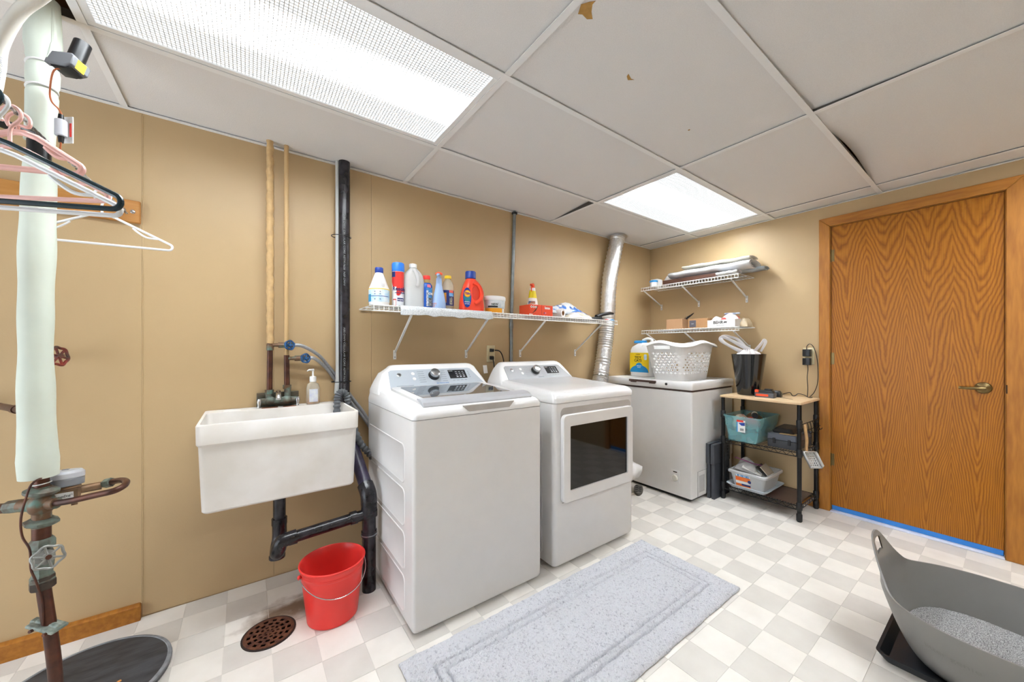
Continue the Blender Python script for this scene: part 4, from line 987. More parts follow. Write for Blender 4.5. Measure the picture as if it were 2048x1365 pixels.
# plastic packages
def pillow(name, M, lx, ly, h, m, parent=None, seed=1, nx=18, ny=10, amp=.25):
    rnd = random.Random(seed); ph = [rnd.uniform(0, 6.28) for _ in range(6)]
    top = lambda u, v: h * (max(0, math.sin(PI * u)) ** .45) * (max(0, math.sin(PI * v)) ** .45) * (1 + amp * math.sin(7 * u + ph[0]) * math.sin(5 * v + ph[1]) + amp * .5 * math.sin(15 * u + ph[2] + 9 * v))
    mb = MB(M)
    mb.grid(nx, ny, lambda u, v: (lx * (u - .5), ly * (v - .5), max(.002, top(u, v))))
    mb.grid(nx, ny, lambda u, v: (lx * (u - .5), ly * (v - .5), 0.0))
    k = (nx + 1) * (ny + 1)
    idx = list(range(nx + 1)) + [j * (nx + 1) + nx for j in range(1, ny + 1)] + [ny * (nx + 1) + i for i in range(nx - 1, -1, -1)] + [j * (nx + 1) for j in range(ny - 1, -1, -1)]
    mb.f.extend([(a, b, b + k, a + k) for a, b in zip(idx[:-1], idx[1:])])
    return mb.build(name, m, parent, smooth=80)
T = lambda x, y, z, a=0, tx=0, ty=0: Matrix.Translation((x, y, z)) @ Matrix.Rotation(a, 4, 'Z') @ Matrix.Rotation(tx, 4, 'X') @ Matrix.Rotation(ty, 4, 'Y')
m_film = mat('glossy_film_blue', '#dfe6ec', .15, col2='#3a6fbe', vscale=14, ramp=(.48, .58), detail=2, coat=.6)
m_film2 = mat('glossy_film_white', '#e9e8e4', .2, col2='#d8cdb8', vscale=18, coat=.5)
o = pillow('plastic_package', T(2.05, 2.12, Z2 + .035, .05), .44, .17, .080, m_film, seed=3); tag(o, 'crumpled blue and clear plastic package at the back of the dryer shelf', 'package')
o = pillow('folded_cloth_package', T(2.085, 2.02, Z2, -.08), .27, .10, .046, m_film2, seed=5); tag(o, 'cream folded cloth in clear wrap beside the paper roll', 'package')
o = MB(T(2.03, 2.145, Z2)).rings([(0, -.17, .17, -.06, .06, .01), (.034, -.165, .165, -.058, .058, .01)], 3).build('flat_box', mat('pale_blue_card', '#b7c6d6', .5, var=.1), bevel=.002); tag(o, 'flat pale box under the blue plastic package', 'box')
# black nozzle tool
t = thing('vacuum_nozzle', 'black plastic nozzle tool lying at the right end of the dryer shelf', 'tool', (2.31, 2.04, Z2))
mb = MB(T(2.25, 2.03, Z2, -.05)); mb.loft([[(-.11, -.04, 0), (.13, -.03, 0), (.13, .05, 0), (-.11, .06, 0)], [(-.10, -.035, .014), (.125, -.02, .030), (.125, .04, .030), (-.10, .05, .014)]]); mb.build('head', m_black, t, bevel=.004)
mb = MB(); mb.tube([(2.33, 2.03, Z2 + .028), (2.40, 2.025, Z2 + .050), (2.49, 2.02, Z2 + .066), (2.53, 2.02, Z2 + .064)], [.018, .016, .014, .010], 12); mb.build('neck', m_black, t)
for col, x, lab in (('#2f86c4', 2.47, 'small blue plastic clip at the far right end of the dryer shelf'), ('#c9544e', 2.41, 'small red plastic clip beside the black nozzle tool')):
    o = MB(T(x, 1.985, Z2, .2)).rings([(0, -.030, .030, -.012, .012, .008), (.007, -.028, .028, -.010, .010, .008), (.011, -.012, .022, -.005, .005, .004)], 3).build('plastic_clip', mat('clip' + col[1:], col, .4)); tag(o, lab, 'clip')

# ---- upper corner shelf
Z3 = S3 + .0018
brd = tag(MB(T(3.235, 1.70, Z3, .035)).box(-.085, .085, -.24, .24, 0, .038).build('wooden_board', mat('dark_walnut_board', '#57382a', .5, col2='#432a1f', vscale=7, stretch=(8, .8, 8)), bevel=.002), 'dark brown wooden board lying on the upper corner shelf', 'board')
t = thing('cream_jar', 'small white jar with bright blue lid on the upper corner shelf', 'jar', (3.18, 2.055, Z3))
MB().lathe([(.004, 0), (.032, 0), (.034, .004), (.034, .045)], 24, (3.18, 2.055, Z3)).build('jar', m_plastic, t)
MB().lathe([(.037, .043), (.038, .046), (.038, .058), (.036, .060), (.004, .060)], 24, (3.18, 2.055, Z3)).build('lid', mat('cyan_lid', '#2f9adf', .35), t)
o = MB().box(3.23, 3.32, 2.05, 2.12, Z3, Z3 + .085).build('small_carton', m_paper, bevel=.002); tag(o, 'small white carton behind the blue-lidded jar', 'carton')
o = MB().lathe([(.080, 0), (.084, .02), (.078, .065), (.056, .104), (.027, .122), (.003, .126)], 28, (3.325, 1.945, Z3 + .0)).build('white_bowl', m_plastic); tag(o, 'white upturned bowl between the carton and the rolled sheets', 'bowl')
# rolled sheets: flattened rolls along Y
def roll(name, x, y0, y1, z, rx, rz, m, label, tilt=0.0, turns=1.7, skew=0.0):
    sec = []
    n = 40
    for k in range(n + 1):
        a = 2 * PI * turns * k / n; s_ = 1 - .42 * k / n
        sec.append((rx * s_ * math.cos(a), rz * s_ * math.sin(a)))
    inn = [(u * .985 - .0, v * .93) for u, v in sec]
    mb = MB()
    for y, q in ((y0, 0), (y1, 1)): pass
    m_ = 10
    R = [[(x + u + skew * (j / m_), y0 + (y1 - y0) * j / m_, z + rz + v + tilt * j / m_ + .003 * math.sin(j * 1.9)) for u, v in sec] for j in range(m_ + 1)]
    mb.loft(R, (False, False), closed=False)
    o = mb.build(name, m, solid=.003, smooth=80); return tag(o, label, 'roll', 'rolled sheets on the upper corner shelf')
m_vinyl = mat('white_vinyl_sheet', '#e9ebee', .35, var=.04)
roll('rolled_sheet', 3.27, 1.22, 1.90, Z3 + .042, .120, .036, m_vinyl, 'large white rolled sheet lying along the upper corner shelf', tilt=.006)
roll('rolled_sheet', 3.30, 1.24, 1.80, Z3 + .118, .085, .018, mat('cream_vinyl_sheet', '#ece8da', .4, var=.04), 'thin cream rolled sheet on top of the large white one', tilt=.012)
roll('rolled_sheet', 3.185, 1.30, 1.46, Z3 + .006, .055, .016, m_vinyl, 'short white rolled sheet at the front of the upper corner shelf')
roll('rolled_sheet', 3.345, 1.165, 1.52, Z3 + .030, .055, .017, mat('grey_sheet', '#aab0b3', .5, var=.1), 'grey rolled sheet sticking out past the right end of the shelf')

# ---- lower corner shelf
Z4 = S4 + .0018
def carton(x0, x1, y0, y1, h, m, label, flap=False):
    t = thing('cardboard_box', label, 'box', ((x0 + x1) / 2, (y0 + y1) / 2, Z4))
    MB().box(x0, x1, y0, y1, Z4, Z4 + h).build('carton', m, t, bevel=.001)
    return t
c1 = carton(3.17, 3.36, 1.765, 1.918, .092, mat('tan_card', '#c49a73', .75, var=.05), 'plain tan cardboard box, leftmost on the lower corner shelf')
c2 = carton(3.18, 3.37, 1.545, 1.715, .084, m_card, 'brown cardboard box with dark square label on the lower shelf')
MB().box(3.1785, 3.18, 1.645, 1.703, Z4 + .010, Z4 + .070).build('label', mat('slate_label', '#5d5a63', .5), c2)
text('SHIP', .012, mat('pale_print', '#c9cfd6', .5), c2, frame((3.178, 1.674, Z4 + .04), (0, -1, 0), (0, 0, 1), (-1, 0, 0)), depth=.0003)
bh = thing('paint_tray_box', 'long white box with black lettering, in front of brown box', 'box', (3.23, 1.43, Z4))
MB().box(3.155, 3.30, 1.318, 1.535, Z4, Z4 + .060).build('carton', m_paper, bh, bevel=.001)
text('BEHR', .033, m_ink, bh, frame((3.1546, 1.448, Z4 + .038), (0, -1, 0), (0, 0, 1), (-1, 0, 0)), depth=.0003)
FB = frame((3.1548, 1.392, Z4 + .038), (0, -1, 0), (0, 0, 1), (-1, 0, 0))
bear = [(-.012, -.008), (-.011, .004), (-.004, .007), (.004, .005), (.012, .006), (.014, .002), (.009, .000), (.008, -.008), (.004, -.008), (.003, -.002), (-.005, -.002), (-.007, -.008)]
MB(FB).loft([[(a, b, 0) for a, b in bear], [(a, b, .0006) for a, b in bear]]).build('bear_print', m_ink, bh, smooth=0)
text('ROLLER COVERS', .008, m_greyink, bh, frame((3.1546, 1.43, Z4 + .014), (0, -1, 0), (0, 0, 1), (-1, 0, 0)), bold=False, depth=.0003)
o = pillow('white_pad', T(3.24, 1.49, Z4 + .061, .1), .10, .075, .030, m_paper, seed=4); tag(o, 'white foam pad resting on the lettered white box', 'pad')
o = pillow('candy_bag', T(3.24, 1.385, Z4 + .061, .15), .11, .13, .042, mat('red_white_bag', '#efe9e6', .3, col2='#d8453f', vscale=16, ramp=(.52, .6), coat=.5), seed=6); tag(o, 'crumpled red and white plastic bag on top of the lettered box', 'bag')
o = pillow('clear_bag', T(3.30, 1.300, Z4, .0), .12, .075, .075, mat('kraft_bag', '#cdbb9c', .35, var=.2, vscale=25, coat=.3), seed=8); tag(o, 'tan plastic-wrapped bundle at the right end of the lower shelf', 'bag')
o = MB(T(3.25, 1.385, Z4 + .106, .3)).box(-.02, .02, -.06, .05, 0, .012).build('wrapped_bar', mat('blue_grey_wrap', '#c9d2df', .4, col2='#4a5c86', vscale=22), bevel=.003); tag(o, 'pale wrapped bar with dark print lying on the plastic bag', 'package')
t = thing('scissors', 'black-handled tool sticking out of the plain tan box', 'tool', (3.26, 1.75, Z4 + .092))
MB().tube([(3.25, 1.785, Z4 + .088), (3.24, 1.745, Z4 + .108), (3.235, 1.715, Z4 + .124), (3.23, 1.690, Z4 + .140)], [.010, .010, .007, .003], 8).build('handle', m_black, t)
MB().tube([(3.245, 1.785, Z4 + .094), (3.23, 1.755, Z4 + .110)], [.007, .006], 8).build('blade', m_silver, t)

# ================================================================== ON THE FREEZER
FT = .918
tj = thing('litter_jug', 'white cat litter jug with blue cap and yellow label on the freezer', 'jug', (2.99, 2.06, FT))
JX0, JX1, JY0, JY1 = 2.93, 3.08, 1.935, 2.150
MB().rings([(FT, JX0 + .006, JX1 - .006, JY0 + .006, JY1 - .006, .03), (FT + .008, JX0, JX1, JY0, JY1, .034), (FT + .245, JX0, JX1, JY0, JY1, .034), (FT + .275, JX0 + .008, JX1 - .008, JY0 + .006, JY1 - .012, .034), (FT + .305, JX0 + .03, JX1 - .03, JY0 + .012, JY1 - .06, .03), (FT + .312, JX0 + .04, JX1 - .04, JY0 + .02, JY1 - .08, .025)], 5).build('jug', m_plastic, tj)
MB().rings([(FT + .308, 2.955, 3.055, 2.03, 2.130, .03), (FT + .328, 2.955, 3.055, 2.03, 2.130, .03), (FT + .333, 2.962, 3.048, 2.037, 2.123, .03)], 5).build('cap', mat('cyan_lid', '#2f9adf', .35), tj)
h = MB(); h.tube(smooth_path([(3.0, 1.975, FT + .30), (3.0, 1.955, FT + .335), (3.0, 2.0, FT + .350), (3.0, 2.05, FT + .335)], 6), .012, 10); h.build('handle', m_plastic, tj)
FJ = frame((JX0 - .0006, (JY0 + JY1) / 2, FT + .13), (0, -1, 0), (0, 0, 1), (-1, 0, 0))
lj = MB(FJ).box(-.100, .100, -.090, .090, -.002, .0006).build('label', m_yellow, tj, smooth=0)
arc = [(.098 * math.cos(q), -.090 + .066 * math.sin(q)) for q in [PI * k / 24 for k in range(25)]]
MB(FJ).loft([[(a, b, .0006) for a, b in arc], [(a, b, .0010) for a, b in arc]]).build('blue_hill', mat('cyan_print2', '#1f8fcf', .45), lj, smooth=0)
circ = [(.036 * math.cos(q), -.036 + .034 * math.sin(q)) for q in [2 * PI * k / 24 for k in range(24)]]
MB(FJ).loft([[(a, b, .0010) for a, b in circ], [(a, b, .0014) for a, b in circ]]).build('blue_disc', mat('cyan_print2', '#1f8fcf', .45), lj, smooth=0)
text('TIDY', .032, m_ink, lj, FJ @ Matrix.Translation((-.012, .046, .0007)))
text('CATS', .032, m_ink, lj, FJ @ Matrix.Translation((-.012, .018, .0007)))
text('PURINA', .013, mat('dark_red_print', '#5a2418', .5), lj, FJ @ Matrix.Translation((-.012, .074, .0007)))
text('INSTANT', .012, m_plastic, lj, FJ @ Matrix.Translation((0, -.032, .0015)))
text('ACTION', .009, m_plastic, lj, FJ @ Matrix.Translation((0, -.045, .0015)))
MB(FJ).loft([[(a, b, .0006) for a, b in rrect(.030, .052, .01, 4, .066, .050)], [(a, b, .0010) for a, b in rrect(.030, .052, .01, 4, .066, .050)]]).build('pale_badge', mat('pale_blue_label', '#a9d3ec', .45, col2='#e6f2f8', vscale=26), lj, smooth=0)

# laundry basket with diamond holes
def perim(w, d, r, s, cx, cy):
    """point at fraction s round a rounded rectangle"""
    L1, L2, q = w - 2 * r, d - 2 * r, PI * r / 2
    tot = 2 * (L1 + L2) + 4 * q; p = (s % 1) * tot
    segs = [('l', L2, (w / 2, -d / 2 + r), (0, 1)), ('a', q, (w / 2 - r, d / 2 - r), 0), ('l', L1, (w / 2 - r, d / 2), (-1, 0)), ('a', q, (-w / 2 + r, d / 2 - r), PI / 2),
            ('l', L2, (-w / 2, d / 2 - r), (0, -1)), ('a', q, (-w / 2 + r, -d / 2 + r), PI), ('l', L1, (-w / 2 + r, -d / 2), (1, 0)), ('a', q, (w / 2 - r, -d / 2 + r), 1.5 * PI)]
    for kind, ln_, o, dd_ in segs:
        if p <= ln_ + 1e-9:
            if kind == 'l': return cx + o[0] + dd_[0] * p, cy + o[1] + dd_[1] * p
            a = dd_ + p / r; return cx + o[0] + r * math.cos(a), cy + o[1] + r * math.sin(a)
        p -= ln_
    return cx + w / 2, cy - d / 2 + r
bk = thing('laundry_basket', 'white plastic laundry basket with diamond-shaped holes on the freezer', 'basket', (3.01, 1.70, FT))
def bsurf(s, z):
    q = z / .31
    return perim(.45 + .095 * q, .26 + .11 * q, .07 + .02 * q, s, 3.015 - .0075 * q, 1.69 + .010 * q) + (FT + z,)
mb = MB(); NU = 40
rows = [.050 + .0225 * k for k in range(9)]
mb.loft([[bsurf(i / (2 * NU), z) for i in range(2 * NU)] for z in (0, .012, .05)], (True, False))
for k in range(8):
    z0, z1 = rows[k], rows[k + 1]
    for i in range(NU):
        s0 = (i + (.5 if k % 2 else 0)) / NU; s1 = s0 + 1 / NU; sm, zm = (s0 + s1) / 2, (z0 + z1) / 2
        corners = [bsurf(s0, z0), bsurf(s1, z0), bsurf(s1, z1), bsurf(s0, z1)]
        hs, hz = .41 / NU, .0225 * .46
        inn = [bsurf(sm, zm - hz), bsurf(sm + hs, zm), bsurf(sm, zm + hz), bsurf(sm - hs, zm)]
        px_, py_ = corners[0][0], corners[0][1]
        at_corner = abs(abs(px_ - 3.012) - .245) < .035 and abs(abs(py_ - 1.694) - .150) < .04
        if at_corner: mb.add(corners, [(0, 1, 2, 3)])
        else: mb.add(corners + inn, [(0, 1, 4), (1, 2, 5), (2, 3, 6), (3, 0, 7), (0, 4, 7), (1, 5, 4), (2, 6, 5), (3, 7, 6)])
N2 = 2 * NU
for (z0, z1) in ((.230, .255), (.255, .283), (.283, .300)):
    for i in range(N2):
        s0, s1 = i / N2, (i + 1) / N2
        x, y, _ = bsurf((s0 + s1) / 2, z0)
        if z0 == .255 and abs(y - 1.70) < .075 and abs(x - 3.01) > .2: continue      # hand slots in the short ends
        mb.add([bsurf(s0, z0), bsurf(s1, z0), bsurf(s1, z1), bsurf(s0, z1)], [(0, 1, 2, 3)])
bw = mb.build('basket_wall', m_plastic, bk, smooth=0, recalc=False)
bm = bmesh.new(); bm.from_mesh(bw.data); bmesh.ops.remove_doubles(bm, verts=bm.verts, dist=2e-4); bmesh.ops.recalc_face_normals(bm, faces=bm.faces); bm.to_mesh(bw.data); bm.free()
md = bw.modifiers.new('thickness', 'SOLIDIFY'); md.thickness = .003; md.offset = 0
rim = MB(); R = []
for off, dz in ((0, -.004), (0, .004), (.012, .010), (.030, .002), (.036, -.012), (.033, -.014), (.026, -.002), (.010, .004)):
    ring = []
    for i in range(96):
        s = i / 96; x, y = perim(.542 + 2 * off, .367 + 2 * off, .088 + off, s, 3.0075, 1.70)
        fi = math.atan2((y - 1.70) / .19, (x - 3.0075) / .27); wz = .013 * math.cos(4 * fi) - .010 * (off / .036) ** 2 * (1 - math.cos(4 * fi)) / 2
        ring.append((x, y, FT + .304 + dz + wz))
    R.append(ring)
R.append(R[0]); rim.loft(R, (False, False)); rim.build('rim', m_plastic, bk, smooth=60)

# ================================================================== RACK WITH WOODEN TOP
rk = thing('storage_rack', 'small black wire storage rack with light wooden top beside the door', 'rack', (3.21, 1.11, 0))
RX0, RX1, RY0, RY1 = 3.04, 3.392, .866, 1.357
MB().box(RX0 - .022, RX1 + .028, RY0 - .016, RY1 + .014, .796, .812).build('wooden_top', mat('birch_board', '#e2c8a2', .45, col2='#d6b68b', vscale=6, stretch=(6, .6, 6)), rk, bevel=.002)
for x in (RX0, RX1):
    for y in (RY0, RY1):
        l_ = MB(); l_.lathe([(.011, 0), (.013, .01), (.013, .796)], 14, (x, y, 0)); lg_ = l_.build('leg', m_blackmetal, rk)
        for z in (.02, .455, .095, .655):
            MB().lathe([(.013, -.02), (.0175, -.012), (.0175, .03), (.014, .036)], 14, (x, y, z)).build('collar', m_black, lg_)
for z, nm in ((.466, 'wire_shelf_deck'), (.104, 'wire_shelf_deck')):
    s_ = MB()
    for zz in (z, z - .026):
        for a, b in (((RX0, RY0), (RX0, RY1)), ((RX1, RY0), (RX1, RY1)), ((RX0, RY0), (RX1, RY0)), ((RX0, RY1), (RX1, RY1))): s_.cyl((a[0], a[1], zz), (b[0], b[1], zz), .003, n=6)
    for a, b, k in (((RX0, RY0), (RX0, RY1), 10), ((RX1, RY0), (RX1, RY1), 10), ((RX0, RY0), (RX1, RY0), 7), ((RX0, RY1), (RX1, RY1), 7)):
        pts = [(a[0] + (b[0] - a[0]) * i / (2 * k), a[1] + (b[1] - a[1]) * i / (2 * k), z - (.026 if i % 2 else 0)) for i in range(2 * k + 1)]
        s_.tube(pts, .0022, 5)
    s_.build('shelf_truss', m_blackmetal, rk)
    w_ = MB()
    for k in range(1, 30):
        y = RY0 + (RY1 - RY0) * k / 30; w_.cyl((RX0, y, z + .001), (RX1, y, z + .001), .0018, n=5)
    w_.build(nm, m_blackmetal, rk, recalc=False)['kind'] = 'stuff'
MB().box(RX0 + .015, RX1 - .015, RY0 + .02, RY1 - .02, .1068, .1082).build('shelf_liner', mat('dark_brown_liner', '#4d3a34', .3, var=.2), rk)
# hook rail on the right side of the rack
hr = MB(); hr.tube([(RX0, RY0 - .018, .665), (RX1, RY0 - .018, .665)], .003, 6); hr.tube([(RX0 - .01, RY0 - .018, .615), (RX1 + .03, RY0 - .018, .61), (RX1 + .04, RY0 - .025, .63)], .0025, 6)
hr.build('hook_rail', m_blackmetal, rk)
for k in range(5):
    x = RX0 + .09 + k * .055
    MB().tube(smooth_path([(x, RY0 - .018, .668), (x + .004, RY0 - .024, .64), (x + .012, RY0 - .026, .600), (x + .018, RY0 - .034, .592), (x + .022, RY0 - .042, .605)], 4), .0022, 6).build('hook', m_blackmetal, rk)
RT = .812
# trash can
tc = thing('wastebasket', 'glossy black tapered wastebasket standing on the rack', 'wastebasket', (3.215, 1.245, RT))
MB().lathe([(.072, 0), (.076, .004), (.118, .318), (.120, .322), (.117, .322), (.073, .010), (.004, .010)], 36, (3.215, 1.245, RT)).build('bin', mat('glossy_black_plastic', '#101012', .12, var=.1, coat=.6), tc)
pb_ = thing('plastic_bag', 'white grocery bag with loop handles stuffed in the black wastebasket', 'plastic bag', (3.215, 1.245, RT + .26))
m_bag = mat('thin_white_bag', '#ece8e8', .35, var=.05, bump=.5, bscale=30, alpha=.93)
def bagf(u, v):
    a = 2 * PI * u; r = .102 * (1 - v) ** .6 + .002
    return (3.215 + r * math.cos(a), 1.245 + r * math.sin(a), RT + .275 + .085 * v ** .7 + .012 * math.sin(5 * a + 9 * v) * (1 - v) + .008 * math.sin(11 * a))
g = MB(); g.grid(48, 10, bagf); g.build('bag_body', m_bag, pb_, smooth=80)
def strap(pts, wd, name):
    P = smooth_path(pts, 8); mb = MB(); k = len(P)
    vs = []
    for i, p in enumerate(P):
        w2 = wd * (.55 + .12 * math.sin(i * .35)); t = (P[min(i + 1, k - 1)] - P[max(i - 1, 0)]).normalized(); s_ = t.cross(Vector((.75, .5, .3))).normalized()
        vs += [p + s_ * w2, p + Vector((.004, .003, .004)), p - s_ * w2]
    fs = []
    for i in range(k - 1):
        for j in range(2): fs.append((i * 3 + j, i * 3 + j + 1, i * 3 + 4 + j, i * 3 + 3 + j))
    mb.add(vs, fs); return mb.build(name, m_bag, pb_, smooth=80, solid=.003)
strap([(3.20, 1.225, RT + .35), (3.17, 1.30, RT + .40), (3.12, 1.385, RT + .455), (3.11, 1.405, RT + .435), (3.14, 1.36, RT + .39), (3.18, 1.28, RT + .34)], .024, 'handle_loop')
strap([(3.21, 1.255, RT + .36), (3.19, 1.31, RT + .435), (3.16, 1.365, RT + .462), (3.125, 1.40, RT + .462), (3.12, 1.405, RT + .44)], .018, 'handle_loop')
strap([(3.21, 1.21, RT + .33), (3.22, 1.16, RT + .40), (3.23, 1.145, RT + .432), (3.235, 1.135, RT + .41), (3.23, 1.165, RT + .34)], .016, 'handle_loop')
# battery and charger
bt = thing('tool_battery', 'black and orange cordless tool battery on the rack top', 'battery', (3.15, 1.105, RT))
MB(T(3.15, 1.105, RT, .06)).rings([(0, -.035, .035, -.062, .062, .008), (.030, -.035, .035, -.064, .064, .008), (.034, -.033, .033, -.062, .062, .008)], 3).build('case', mat('dark_grey_case', '#55555a', .4, var=.1), bt)
MB(T(3.15, 1.105, RT + .034, .06)).rings([(0, -.032, .032, -.058, .050, .008), (.018, -.026, .026, -.050, .042, .008)], 3).build('top_half', m_black, bt, bevel=.002)
MB(T(3.15, 1.105, RT + .052, .06)).box(-.022, .022, -.045, .002, 0, .012).build('terminal', m_blackmetal, bt, bevel=.003)
MB(T(3.1145, 1.105, RT, .06)).box(-.0015, .001, -.030, .050, .010, .026).build('orange_stripe', m_orange, bt, bevel=.001)
MB(T(3.15, 1.105, RT + .034, .06)).box(-.034, -.010, .035, .062, .0, .022).build('orange_latch', m_orange, bt, bevel=.004)
ch = thing('battery_charger', 'small black charger with orange stripe behind the tool battery', 'charger', (3.25, 1.075, RT))
MB(T(3.25, 1.075, RT, .1)).rings([(0, -.035, .035, -.04, .04, .01), (.028, -.033, .033, -.038, .038, .01), (.046, -.02, .02, -.030, .020, .01)], 3).build('case', m_black, ch)
MB(T(3.2135, 1.075, RT, .1)).box(-.0008, .002, .010, .030, .006, .020).build('orange_stripe', m_orange, ch)
MB().tube(smooth_path([(3.27, 1.035, RT + .02), (3.30, 1.00, RT + .035), (3.31, .985, RT + .012), (3.30, .965, RT + .015), (3.33, .955, RT + .028), (3.35, .925, RT + .02), (3.36, .90, RT + .004), (3.39, .888, RT + .004)], 6), .0028, 6).build('lead', m_black, ch)
o = MB(T(3.19, .985, RT, -.5)).rings([(0, -.006, .006, -.05, .05, .004), (.002, -.006, .006, -.05, .05, .004)], 2).build('metal_strip', m_silver); tag(o, 'thin metal strip lying loose on the rack top', 'metal strip')
# outlet with two black adapters on the door wall
oB = thing('wall_outlet', 'cream wall outlet next to the door with two black adapters', 'outlet', (XB, .917, 1.05))
m_plate = mat('cream_plate', '#d9cda6', .4, var=.03)
MB().rings([(1.058, XB - .006, XB, .884, .952, .002), (1.184, XB - .006, XB, .884, .952, .002)], 2).build('plate', m_plate, oB, bevel=.002)
for z, lab in ((1.145, 'black power adapter plugged into the upper socket by the door'), (1.080, 'black power adapter plugged into the lower socket by the door')):
    a_ = thing('power_adapter', lab, 'power adapter', (XB - .03, .925, z - .025), 'power adapters')
    MB().rings([(z - .026, XB - .048, XB - .0065, .898, .946, .004), (z + .026, XB - .048, XB - .0065, .898, .946, .004)], 2).build('case', m_black, a_, bevel=.003)
    if z > 1.1:
        MB().tube(smooth_path([(XB - .03, .924, z + .024), (XB - .03, .922, z + .05), (XB - .03, .905, z + .066), (XB - .025, .885, z + .045), (XB - .02, .868, z - .02), (XB - .018, .860, z - .12), (XB - .018, .862, z - .22), (XB - .022, .880, z - .29), (XB - .035, .905, RT + .004)], 8), .0026, 6).build('cord', m_black, a_)
    else:
        MB().tube(smooth_path([(XB - .03, .918, z - .024), (XB - .03, .916, z - .06), (XB - .028, .921, z - .12), (XB - .026, .918, z - .20), (XB - .03, .920, RT + .004)], 8), .0026, 6).build('cord', m_black, a_)
# outlet behind the appliances
oA = thing('wall_outlet', 'cream wall outlet between washer and dryer with black plugs', 'outlet', (1.443, YA, 1.08))
MB().rings([(1.080, 1.408, 1.478, YA - .006, YA, .002), (1.200, 1.408, 1.478, YA - .006, YA, .002)], 2).build('plate', m_plate, oA, bevel=.002)
for z in (1.165, 1.115): MB().box(1.425, 1.461, YA - .0075, YA - .004, z - .015, z + .015).build('socket', m_plate, oA, bevel=.003)
for k, (z, pts, lab) in enumerate(((1.165, [(1.46, 2.225, 1.165), (1.50, 2.215, 1.155), (1.525, 2.21, 1.10), (1.53, 2.20, 1.0), (1.50, 2.18, .85)], 'black plug in the upper socket with a cord curving to the right'),
                                  (1.112, [(1.445, 2.225, 1.10), (1.447, 2.215, 1.06), (1.43, 2.19, 1.00), (1.38, 2.17, .93), (1.33, 2.16, .84)], 'black plug in the lower socket with a cord hanging straight down'))):
    p_ = thing('power_plug', lab, 'plug', (1.44, 2.235, z - .02), 'appliance plugs')
    MB().loft([[(1.444 + a * q, yy, z + b * q * 1.0 - (.004 if k else 0) * j) for a, b in ((-.015, -.012), (.015, -.012), (.015, .012), (-.015, .012))] for j, (yy, q) in enumerate(((YA - .008, 1), (YA - .022, 1), (YA - .034, .5)))]).build('plug', m_black, p_, bevel=.002)
    MB().tube(smooth_path(pts, 8), .0042, 8).build('cord', m_black, p_)
o = MB(T(1.335, 2.150, 1.035, .5, PI / 2 - .15, .15)).box(-.040, .034, -.028, .028, -.0005, .0005).build('cord_tag', m_paper); tag(o, 'white paper tag hanging on the power cord between the machines', 'tag')

# teal bin and things in it
Zm = .4695
tb_ = thing('storage_bin', 'translucent teal storage bin on the middle shelf of the rack', 'bin', (3.19, 1.22, Zm))
m_teal = mat('teal_plastic', '#8fcbd2', .2, var=.05, alpha=.42)
spec = [(Zm, 3.035, 3.345, 1.125, 1.315, .02), (Zm + .006, 3.028, 3.352, 1.120, 1.320, .022), (Zm + .11, 3.015, 3.365, 1.100, 1.330, .024), (Zm + .114, 3.010, 3.370, 1.096, 1.333, .024), (Zm + .185, 3.000, 3.375, 1.088, 1.338, .024), (Zm + .187, 2.990, 3.380, 1.080, 1.3425, .026), (Zm + .196, 2.990, 3.380, 1.080, 1.3425, .026)]
inn = [(Zm + .196, 3.002, 3.372, 1.090, 1.336, .022), (Zm + .012, 3.032, 3.348, 1.124, 1.316, .02)]
MB().rings(spec + inn, 4).build('tub', m_teal, tb_)
sk_ = MB(frame((3.0035, 1.215, Zm + .125), (0, -1, 0), (0, 0, 1), (-1, 0, .05))).box(-.028, .030, -.045, .045, 0, .001).build('sticker', m_paper, tb_, smooth=0)
FS_ = frame((3.0022, 1.215, Zm + .125), (0, -1, 0), (0, 0, 1), (-1, 0, .05))
MB(FS_).box(-.028, .018, .030, .045, 0, .0008).build('sticker_red', m_red, sk_); MB(FS_).box(-.028, -.021, -.045, .030, 0, .0008).build('sticker_edge', mat('cyan_print2', '#1f8fcf', .45), sk_)
MB(FS_).loft([[(a, b, 0) for a, b in ((-.016, .022), (.028, .030), (.028, .006), (.004, .004))], [(a, b, .0008) for a, b in ((-.016, .022), (.028, .030), (.028, .006), (.004, .004))]]).build('sticker_blue', m_dblue, sk_)
bc = MB(FS_)
for k in range(9): bc.box(-.004 + k * .0028, -.0026 + k * .0028, -.034, -.016, 0, .0008)
bc.build('barcode', m_ink, sk_)
def blob(name, c, r, m, label, cat, sz=1.0, seed=0):
    rnd = random.Random(seed); mb = MB(); mb.sphere(c, r[0], r[1], r[2], 14, 8)
    ph = rnd.uniform(0, 6)
    mb.v = [v + Vector((.15 * r[0] * math.sin(v.z * 60 + ph), .15 * r[1] * math.sin(v.x * 55 + ph), .12 * r[2] * math.sin(v.y * 50 + ph))) for v in mb.v]
    return tag(mb.build(name, m, smooth=60), label, cat)
blob('cloth_bundle', (3.12, 1.265, Zm + .12), (.07, .045, .07), mat('patterned_cloth', '#cfc6b4', .8, col2='#b9564a', vscale=22, ramp=(.5, .62)), 'crumpled pale patterned cloth in the left of the teal bin', 'cloth', seed=1)
blob('red_cloth', (3.10, 1.175, Zm + .145), (.06, .065, .04), mat('red_cloth', '#b03a2c', .7, var=.2), 'red cloth heaped in the right of the teal bin', 'cloth', seed=2)
blob('brown_bundle', (3.27, 1.23, Zm + .13), (.07, .07, .065), mat('brown_bundle', '#7a6148', .8, var=.3), 'brown bundle at the back of the teal bin', 'cloth', seed=3)
